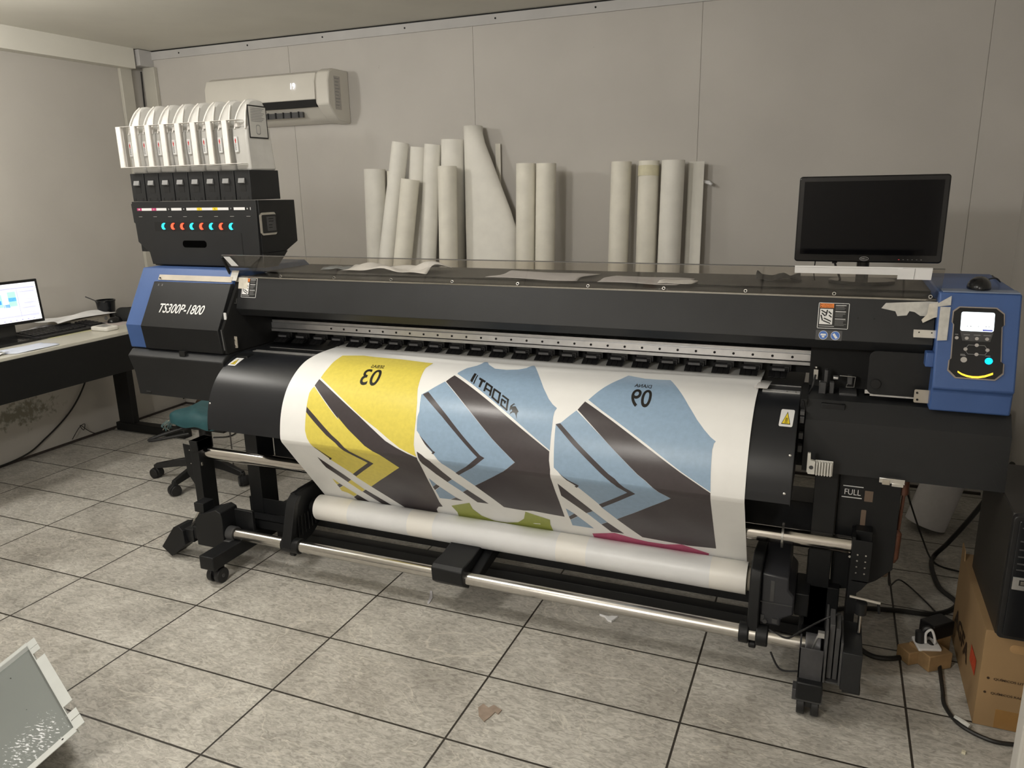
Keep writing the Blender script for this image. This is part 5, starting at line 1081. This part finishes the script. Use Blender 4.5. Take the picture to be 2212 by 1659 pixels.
crumple('sticky_note', -2.62, 1.24, DT, .06, .12, .008, 'cream note behind the keyboard near the monitor stand', 49, mat('cream_note', (.66,.62,.46), .7, noise=.03), rot=.2, folds=.3, nx=8, ny=8)
bm = new(); box(bm, -2.415, -2.385, 1.20, 1.47, DT+.0004, DT+.0016); tag(obj('ruler', bm, mat('pale_yellow_strip', (.60,.58,.36), .5, noise=.03), None), 'pale yellow strip lying in front of the keyboard', 'ruler')
cup = thing('mug', 'black mug with a spoon sticking out at the far end of the desk', 'mug', (-2.68, 1.98-.10, DT))
bm = new(); cyl(bm, (-2.66,1.80,DT+.012), (-2.66,1.80,DT+.115), .045, .056, seg=32, caps=False); cyl(bm, (-2.66,1.80,DT+.113), (-2.66,1.80,DT+.010), .052, .042, seg=32, caps=False); ring(bm, (-2.66,1.80,DT+.108), (-2.66,1.80,DT+.117), .0575, .050)
obj('cup', bm, PANELK, cup); bm = new(); tube(bm, [(-2.65,1.78,DT+.06),(-2.66,1.745,DT+.11),(-2.69,1.69,DT+.150)], .0035, n=4); obj('spoon', bm, GREYP, cup)
bm = new(); sphere(bm, (-2.46,1.79,DT+.035), .095, .060, .060, 28, 18)
for v in bm.verts:
    v.co.z = max(DT+.001, v.co.z+.010*math.sin(30*v.co.x+9*v.co.y)+.006*math.sin(55*v.co.y)); v.co.y += .008*math.sin(40*v.co.z)
tag(obj('black_bag', bm, mat('black_bag_fabric', (.010,.011,.011), .7, noise=.2)), 'slumped black bag at the far end of the desk next to the printer', 'bag')
bm = new(); tube(bm, [(-2.48,1.66,DT+.010),(-2.50,1.63,DT+.010),(-2.53,1.615,DT+.006),(-2.56,1.615,DT+.004)], .0018); obj('cord', bm, CABLE, m2)
cable('floor_cable', [(XL+.02,1.70,.55),(XL+.02,1.68,.40),(XL+.015,1.55,.22),(XL+.015,1.35,.09),(XL+.02,1.15,.02),(XL+.02,.7,.012),(XL+.02,0,.012)], .005, 'black cable hanging down the left wall under the desk to the floor')
cable('curly_cable', [(XL+.03,1.50,.03),(XL+.03,1.56,.09),(XL+.03,1.60,.10),(XL+.03,1.585,.065),(XL+.03,1.57,.10),(XL+.03,1.66,.02),(XL+.04,1.80,.008)], .0022, 'thin curled cable on the floor under the desk near its leg')
cable('behind_station_cable', [(-1.26,1.25,1.6),(-1.27,1.22,1.3),(-1.36,1.28,1.19),(-1.40,1.40,1.0),(-1.40,1.40,.02)], .004, 'grey cable running down behind the ink tank unit', m=mat('grey_cable', (.12,.11,.10), .5))
cable('wire_bundle', [(-2.5,2.26,.02),(-2.46,2.24,.10),(-2.36,2.24,.13),(-2.28,2.24,.08),(-2.34,2.22,.03),(-2.45,2.23,.05),(-2.40,2.25,.12),(-2.30,2.26,.06),(-2.42,2.26,.01)], .012, 'coiled brown cord on the floor by the back wall behind the chair', m=mat('brown_cord', (.10,.06,.035), .8, noise=.3))
cable('cable', [(-2.10,2.0,.006),(-1.95,2.02,.006),(-1.92,1.93,.006),(-2.0,1.88,.006)], .004, 'short black cord end on the floor beyond the desk foot')
# ================================================================ CHAIR
HX, HY = -1.545, 1.375
ch = thing('office_chair', 'wheeled office chair with a torn teal seat, half hidden behind the printer', 'chair', (HX, HY, 0))
TEAL = mat('worn_teal_vinyl', (.032,.110,.128), .5, noise=.2, nscale=14, bump=.5, bscale=60)
bm = new(); sx, sy, sz = -1.455, 1.39, .345
g = []; NXC, NYC = 22, 18
for j in range(NYC+1):
    r = []
    for i in range(NXC+1):
        u = i/NXC*2-1; v_ = j/NYC*2-1; k = (1-abs(u)**6)*(1-abs(v_)**6); sup = 1/max(1e-6, (abs(u)**5+abs(v_)**5)**.2) if max(abs(u), abs(v_)) > 0 else 1
        m_ = max(abs(u), abs(v_)); s = m_*min(sup, 1.2) if m_ > 0 else 0
        x = u*.215*(min(1, sup)); y = v_*.17*(min(1, sup)); r.append(bm.verts.new((sx+x, sy+y, sz+.055*k**.6+.008*math.sin(9*u+4*v_)*k)))
    g.append(r)
for a, b in zip(g, g[1:]):
    for i in range(NXC): bm.faces.new((a[i], a[i+1], b[i+1], b[i]))
edge = [f for f in bm.edges if f.is_boundary]; ex = bmesh.ops.extrude_edge_only(bm, edges=edge)
for v in ex['geom']:
    if isinstance(v, bmesh.types.BMVert): v.co.z = sz-.020+.006*math.sin(40*v.co.x+23*v.co.y)
obj('seat', bm, TEAL, ch, angle=60)
random.seed(11); bm = new()
for k in range(26):
    y = sy-.15+.3*random.random(); x = sx-.21+random.uniform(-.01,.02); tube(bm, [(x,y,sz-.01),(x-.03*random.random(),y-.02,sz-.035),(x-.07*random.random(),y+.03*random.uniform(-1,1),sz-.065)], .002, seg=5, n=4, mi=random.choice((0,0,1)))
obj('frayed_edge', bm, [mat('frayed_teal_threads', (.13,.22,.23), .9), mat('pale_foam_threads', (.45,.42,.34), .9)], ch)
bm = new(); box(bm, sx-.16, sx+.16, sy-.14, sy+.14, sz-.040, sz-.020); obj('seat_pan', bm, DARK, ch)
bm = new(); cyl(bm, (HX,HY,.10), (HX,HY,.28), .032, seg=24); cyl(bm, (HX,HY,.28), (HX,HY,sz-.03), .018, seg=20); cyl(bm, (HX,HY,.06), (HX,HY,.125), .042, seg=24); obj('gas_column', bm, DARK, ch)
bm = new(); tube(bm, [(HX-.02,HY-.10,sz-.04),(HX-.13,HY-.22,.27),(HX-.12,HY-.24,.262),(HX+.03,HY-.14,sz-.06)], .008, n=4); obj('tilt_lever', bm, DARK, ch)
for k in range(5):
    a = math.radians(205+72*k); c, s = math.cos(a), math.sin(a); bm = new(); L_ = .285
    P0 = Vector((HX+.03*c, HY+.03*s, .085)); n0 = Vector((-s, c, 0))
    sec = []
    for (t, w, z, h) in ((0,.030,.092,.05),(.5,.024,.082,.036),(1,.017,.066,.026)):
        q = Vector((HX+(.03+(L_-.03)*t)*c, HY+(.03+(L_-.03)*t)*s, z)); sec.append([bm.verts.new(q+n0*w+Vector((0,0,-h/2))), bm.verts.new(q-n0*w+Vector((0,0,-h/2))), bm.verts.new(q-n0*w*.6+Vector((0,0,h/2))), bm.verts.new(q+n0*w*.6+Vector((0,0,h/2)))])
    for a_, b_ in zip(sec, sec[1:]):
        for i in range(4): bm.faces.new((a_[i], a_[(i+1)%4], b_[(i+1)%4], b_[i]))
    bm.faces.new(sec[0][::-1]); bm.faces.new(sec[-1]); bmesh.ops.recalc_face_normals(bm, faces=bm.faces[:])
    arm = obj('base_spoke', bm, DARK, ch, bevel=.003)
    q = Vector((HX+L_*c, HY+L_*s, .027)); ax = Vector((math.cos(a+1.1), math.sin(a+1.1), 0)); bm = new()
    cyl(bm, q-ax*.026, q-ax*.006, .027, seg=24); cyl(bm, q+ax*.006, q+ax*.026, .027, seg=24); cyl(bm, q+Vector((0,0,.0)), q+Vector((0,0,.045)), .011, seg=14); ring(bm, q-ax*.012, q+ax*.012, .031, .024, seg=20); obj('caster', bm, RUBBER, arm, bevel=.002)
# ================================================================ RIGHT-HAND CORNER
KRAFT = mat('brown_corrugated_cardboard', (.31,.200,.098), .75, noise=.08, nscale=7, bump=.2, bscale=80)
cb = thing('cardboard_box', 'brown cardboard box printed with product lines, carrying the computer tower', 'box', (2.13, .83, 0))
BX0, BX1, BY0, BY1, BH = 1.968, 2.24, .592, 1.07, .300
bm = new(); box(bm, BX0, BX1, BY0, BY1, .002, BH); prism(bm, rounded(2.028, 2.088, .243, .268, .012), BY0-.0012, BY0+.0002, 'y', 1); prism(bm, rounded(2.018, 2.082, .003, .062, .001), BY0-.0006, BY0+.0002, 'y', 2)
carton = obj('carton', bm, [KRAFT, mat('recessed_handhold', (.42,.26,.12), .8, noise=.1), mat('brown_packing_tape', (.30,.165,.055), .35, noise=.05)], cb, bevel=.003)
bm = new(); prism(bm, [(BY1-.06,BH),(BY1,BH),(BY1+.005,BH+.035),(BY1-.045,BH+.03)], BX0, BX0+.003); obj('box_flap', bm, KRAFT, cb)
KP = mat('black_box_print', (.045,.025,.012), .6, noise=.1)
bm = new()
text_on(bm, 'QUÍMICOS LITOGRÁFICOS', (2.002,BY0-.0015,.150), (2.135,BY0-.0015,.150), (2.002,BY0-.0015,.160), bold=.02); text_on(bm, 'QUÍMICOS RADIOGRÁFICOS', (2.000,BY0-.0015,.105), (2.140,BY0-.0015,.105), (2.000,BY0-.0015,.115), bold=.02)
for x, z in ((1.989,.1545),(1.986,.1095)): prism(bm, [(x+.0035*math.cos(k*.7), z+.0035*math.sin(k*.7)) for k in range(9)], BY0-.0015, BY0, 'y')
obj('box_lettering', bm, KP, cb, label='black printed lettering with two bullet points QUÍMICOS'); bm = new()
# AGFA on the left face, running downwards towards the front
text_on(bm, 'AGFA', (BX0-.0015,1.03,.075), (BX0-.0015,.765,.075), (BX0-.0015,1.03,.130), bold=.03)
obj('box_lettering', bm, KP, cb, label='bold black lettering AGFA')
bm = new(); plate(bm, (BX0-.0012,0,0), (0,1,0), (0,0,1), (-1,0,0), [(.648,.118),(.735,.118),(.735,.166),(.648,.166)], .0004); obj('red_stamp', bm, mat('red_box_stamp', (.50,.06,.02), .6, noise=.25, nscale=90), cb, label='small red printed rectangle')
# computer tower
tw = thing('computer_tower', 'black desktop computer tower standing on the cardboard box', 'computer', (2.08, .72, BH))
TX0, TX1, TY0, TY1, TZ0, TZ1 = 1.984, 2.155, .555, .975, BH+.001, .655
bm = new(); box(bm, TX0, TX1, TY0+.02, TY1, TZ0, TZ1); obj('case', bm, mat('dark_brown_grey_case', (.022,.020,.018), .38, noise=.15, nscale=8), tw, bevel=.004)
bm = new(); prism(bm, rounded(TX0, TX1, TZ0+.002, TZ1-.001, .012), TY0, TY0+.022, 'y'); prism(bm, rounded(TX0+.012, TX1-.012, TZ0+.012, TZ1-.012, .006), TY0-.004, TY0, 'y', 1); fp = obj('front_bezel', bm, [DARK, PANELK], tw, bevel=.002)
bm = new()
for k, z in enumerate((.625,.588,.565,.545,.525,.508)): box(bm, TX0+.020, TX1-.02, TY0-.0055, TY0-.003, z-.002, z+.0015)
obj('drive_bay_slot', bm, GREYP, fp)
bm = new(); box(bm, TX0+.016, TX1-.014, TY0-.007, TY0-.003, .452, .487); box(bm, TX0+.030, TX0+.058, TY0-.0072, TY0-.0065, .465, .481, 1); box(bm, TX0+.033, TX0+.056, TY0-.011, TY0-.007, .469, .479, 2); obj('power_button_bar', bm, [ALU, VOID, STEEL], fp, bevel=.0008, label='silver bar with a power button')
# white paper roll leaning by the wall
bm = new(); cyl(bm, (1.965,1.94,.0), (2.12,2.02,.56), .082, seg=48, caps=False); cyl(bm, (2.12,2.02,.56), (1.965,1.94,.0), .078, seg=48, caps=False)
dv = (Vector((2.12,2.02,.56))-Vector((1.965,1.94,0))).normalized(); p0 = Vector((1.965,1.94,0)); ring(bm, p0, p0+dv*.002, .082, .078, seg=48)
for v in bm.verts: v.co.z += .024
tag(obj('paper_roll', bm, mat('cool_white_paper_roll', (.80,.78,.79), .6, noise=.03), None), 'wide white paper tube leaning on the floor behind the printer, right of the drain bottle', 'paper roll')
# power adapter and socket on a wooden block
wb = thing('wooden_block', 'scorched wooden block on the floor beside the cardboard box', 'wood block', (1.87, .88, 0))
WOOD = mat('raw_wood_block', (.30,.19,.09), .75, noise=.2, nscale=25)
bm = new(); v = box(bm, -.050, .035, -.055, .035, 0.001, .055); v2 = box(bm, -.085, -.04, -.01, .045, .001, .045)
xform(bm, bm.verts[:], Matrix.Translation((1.885,.880,0)) @ Matrix.Rotation(.62, 4, 'Z')); obj('block', bm, WOOD, wb, bevel=.003)
so = thing('power_socket', 'white wall-type socket with plugs lying on the wooden block', 'socket', (1.885,.885,.056))
bm = new(); prism(bm, rounded(-.035,.035,-.030,.030,.004), 0, .010, 'z'); xform(bm, bm.verts[:], Matrix.Translation((1.872,.872,.0565)) @ Matrix.Rotation(.3, 4, 'Z') @ Matrix.Rotation(.15, 4, 'X')); obj('socket_plate', bm, PRINTW, so, bevel=.002)
bm = new(); tube(bm, [(1.860,.875,.068),(1.862,.880,.105),(1.878,.880,.112),(1.885,.872,.090)], .008, n=5, mi=1); tube(bm, [(1.868,.862,.070),(1.866,.866,.100),(1.880,.862,.118),(1.892,.858,.088),(1.893,.868,.070)], .004, n=6, mi=0); cyl(bm, (1.852,.868,.066), (1.850,.872,.102), .014, seg=14, mi=1); obj('plug', bm, [PRINTW, RUBBER], so)
bm = new(); box(bm, -.045, .045, -.028, .028, 0, .052); xform(bm, bm.verts[:], Matrix.Translation((1.905,.945,.060)) @ Matrix.Rotation(.75, 4, 'Z')); tag(obj('power_adapter', bm, mat('black_adapter_shell', (.009,.009,.010), .35, noise=.1), None, bevel=.004), 'black power adapter brick behind the socket on the wooden block', 'power adapter')
bm = new(); box(bm, -.04,.04,-.025,.025,.001,.059); xform(bm, bm.verts[:], Matrix.Translation((1.905,.945,0)) @ Matrix.Rotation(.75, 4, 'Z')); tag(obj('wooden_block', bm, WOOD, None, bevel=.002), 'dark wooden block under the black power adapter', 'wood block')
cable('power_cable', [(1.62,.95,.010),(1.70,.84,.008),(1.76,.83,.008),(1.82,.865,.009),(1.850,.875,.03),(1.852,.875,.060)], .008, 'thick black power cable from the printer to the wooden block', group='black cables around the right-hand corner')
cable('power_cable', [(2.12,1.30,.55),(2.06,1.45,.30),(2.01,1.60,.10),(1.975,1.65,.012),(1.955,1.55,.010),(1.965,1.38,.010),(2.010,1.27,.010),(1.93,1.17,.010),(1.80,1.15,.009),(1.68,1.12,.009),(1.60,1.08,.009)], .009, 'thick black cable looping on the floor behind the printer foot', group='black cables around the right-hand corner')
cable('power_cable', [(1.875,.87,.075),(1.905,.86,.04),(1.910,.82,.009),(1.907,.72,.006),(1.905,.64,.006),(1.935,.565,.006),(2.0,.525,.006),(2.06,.530,.006),(2.10,.545,.006)], .006, 'black cable running from the wooden block to the right door post', group='black cables around the right-hand corner')
cable('thin_cable', [(1.742,.85,.36),(1.76,1.0,.18),(1.83,1.35,.03),(1.90,1.28,.006),(1.955,1.12,.006),(1.93,1.0,.010),(1.92,.96,.10)], .0028, 'thin black wire from the drain bottle to the power adapter', group='black cables around the right-hand corner')
cable('thin_cable', [(1.80,1.9,.42),(1.85,1.80,.26),(1.93,1.70,.06),(1.97,1.60,.006),(2.05,1.55,.006),(2.2,1.5,.006)], .0035, 'thin black wire crossing in front of the wide white tube', group='black cables around the right-hand corner')
cable('thin_cable', [(1.88,1.5,.62),(1.885,1.49,.52),(1.905,1.48,.46),(1.98,1.45,.455),(2.08,1.35,.45)], .006, 'black cable sagging under the right lower housing', group='black cables around the right-hand corner')
cable('wire_tangle', [(1.72,2.0,.30),(1.80,2.0,.22),(1.85,1.98,.12),(1.80,1.95,.14),(1.78,1.97,.22),(1.86,1.98,.26),(1.90,1.95,.10)], .004, 'pale wire tangle behind the drain bottle', m=mat('pale_wire', (.24,.21,.17), .6))
cable('tape_scrap', [(1.925,.590,.009),(1.940,.575,.011),(1.957,.562,.009)], .008, 'clear shiny tape scrap on the black cable near the box corner', m=mat('clear_shiny_tape', (.55,.55,.52), .12, noise=.2))
# ================================================================ SHEET-METAL COVER AT THE FRONT LEFT
PG = mat('pale_grey_powder_coat', (.56,.58,.57), .42, noise=.04, nscale=10)
def metal_floor():
    m, nt, b, tc = node_mat('scratched_grey_gloss'); N = nt.nodes.new; L = nt.links.new
    mp = N('ShaderNodeMapping'); mp.inputs['Rotation'].default_value = (0,0,.9); mp.inputs['Scale'].default_value = (60,260,1)
    L(tc.outputs['Object'], mp.inputs['Vector']); n = N('ShaderNodeTexNoise'); n.inputs['Scale'].default_value = 1; n.inputs['Detail'].default_value = 4; L(mp.outputs[0], n.inputs['Vector'])
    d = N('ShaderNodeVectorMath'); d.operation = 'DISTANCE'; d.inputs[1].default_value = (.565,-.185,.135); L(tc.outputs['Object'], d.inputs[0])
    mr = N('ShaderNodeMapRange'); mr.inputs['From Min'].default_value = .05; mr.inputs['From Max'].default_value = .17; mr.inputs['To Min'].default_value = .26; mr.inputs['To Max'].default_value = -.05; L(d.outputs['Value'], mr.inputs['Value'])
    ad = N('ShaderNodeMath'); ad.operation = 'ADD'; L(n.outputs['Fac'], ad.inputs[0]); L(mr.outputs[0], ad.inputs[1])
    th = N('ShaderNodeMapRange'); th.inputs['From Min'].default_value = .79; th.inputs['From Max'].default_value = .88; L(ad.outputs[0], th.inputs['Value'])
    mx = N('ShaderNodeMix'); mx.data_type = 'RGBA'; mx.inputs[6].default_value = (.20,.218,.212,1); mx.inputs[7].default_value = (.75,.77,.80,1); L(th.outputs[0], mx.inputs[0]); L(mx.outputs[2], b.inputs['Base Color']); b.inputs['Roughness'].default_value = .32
    return m
sm_ = thing('sheet_metal_cover', 'pale grey folded sheet-metal cover with notched flange lying on the floor at the front left', 'metal cover', (-.9, -.35, 0))
def onplane(pts, z): return [(x, y, z) for x, y in pts]
SO = Vector((-.677, -.281, .17)); SU = Vector((.911, -.412, 0)); SV = Vector((-.371, -.819, -.438)); SN = SU.cross(SV).normalized()
if SN.z < 0: SN = -SN
def sp(bm, pts, o, t, mi=0): plate(bm, SO+SN*o, SU, SV, SN, pts, t, mi)
bm = new(); sp(bm, [(0,.0),(.511,.0),(.511,.36),(0,.36)], -.014, .001, 0); obj('recessed_panel', bm, metal_floor(), sm_, label='glossy grey scratched panel')
RIM = [(-.014,.0),(-.014,-.020),(.052,-.020),(.052,-.019),(.028,-.003)]
bm = new()
sp(bm, [(-.014,-.002),(.525,-.002),(.525,.0),(-.014,.0)], -.0145, .016)
sp(bm, [(-.014,-.026),(.030,-.026),(.030,-.002),(-.014,-.002)], -.001, .0016); sp(bm, [(.033,-.026),(.066,-.026),(.066,-.002),(.033,-.002)], -.001, .0016); sp(bm, [(.107,-.028),(.404,-.028),(.404,-.002),(.107,-.002)], -.001, .0016)
sp(bm, [(.444,-.026),(.478,-.026),(.478,-.002),(.444,-.002)], -.001, .0016); sp(bm, [(.482,-.026),(.525,-.026),(.525,-.002),(.482,-.002)], -.001, .0016)
sp(bm, [(.511,-.002),(.533,-.002),(.533,.37),(.511,.37)], -.001, .0016); sp(bm, [(.509,0),(.511,0),(.511,.37),(.509,.37)], -.014, .014)
sp(bm, [(-.018,-.002),(0,-.002),(0,.37),(-.018,.37)], -.001, .0016); sp(bm, [(0,0),(.002,0),(.002,.37),(0,.37)], -.014, .014); sp(bm, [(-.018,.355),(.533,.355),(.533,.372),(-.018,.372)], -.001, .0016)
sp(bm, [(.519+.003*math.cos(k*.7), .033+.003*math.sin(k*.7)) for k in range(9)], .0007, .0002, 1)
obj('rim', bm, [PG, VOID], sm_, label='pale grey notched rim')
for bx_, by_ in ((-.46,-.45), (-.64,-.37)):
    bm = new(); box(bm, bx_, bx_+.03, by_, by_+.03, .001, .125); obj('support_leg', bm, DARK, sm_)
# small litter on the tiles
def scrap(name, pts, z, label, m, cat='scrap'):
    bm = new(); prism(bm, pts, .0006, z, 'z'); return tag(obj(name, bm, m), label, cat)
scrap('dry_leaf_scrap', [(.633,.150),(.640,.172),(.662,.160),(.672,.178),(.703,.165),(.700,.144),(.688,.150),(.684,.129),(.675,.101),(.650,.118)], .003, 'pale brown paper scrap lying on a tile at the front', mat('tan_scrap', (.32,.25,.20), .8, noise=.15), 'paper scrap')
scrap('paper_shaving', [(.208,.615),(.216,.616),(.210,.655),(.184,.699),(.176,.697),(.198,.653)], .004, 'narrow curled white paper shaving on the floor below the steel bar', PAPERG, 'paper scrap')
scrap('white_scrap', [(.828,.762),(.850,.755),(.866,.735),(.880,.733),(.894,.771),(.872,.765),(.862,.758)], .008, 'white crumpled scrap on the floor under the steel bar', PAPER, 'paper scrap')
scrap('foam_bit', [(1.923,.447),(1.932,.445),(1.935,.453),(1.926,.456)], .008, 'cream foam crumb on the floor near the white door post', mat('cream_foam', (.62,.58,.45), .8), 'foam crumb')
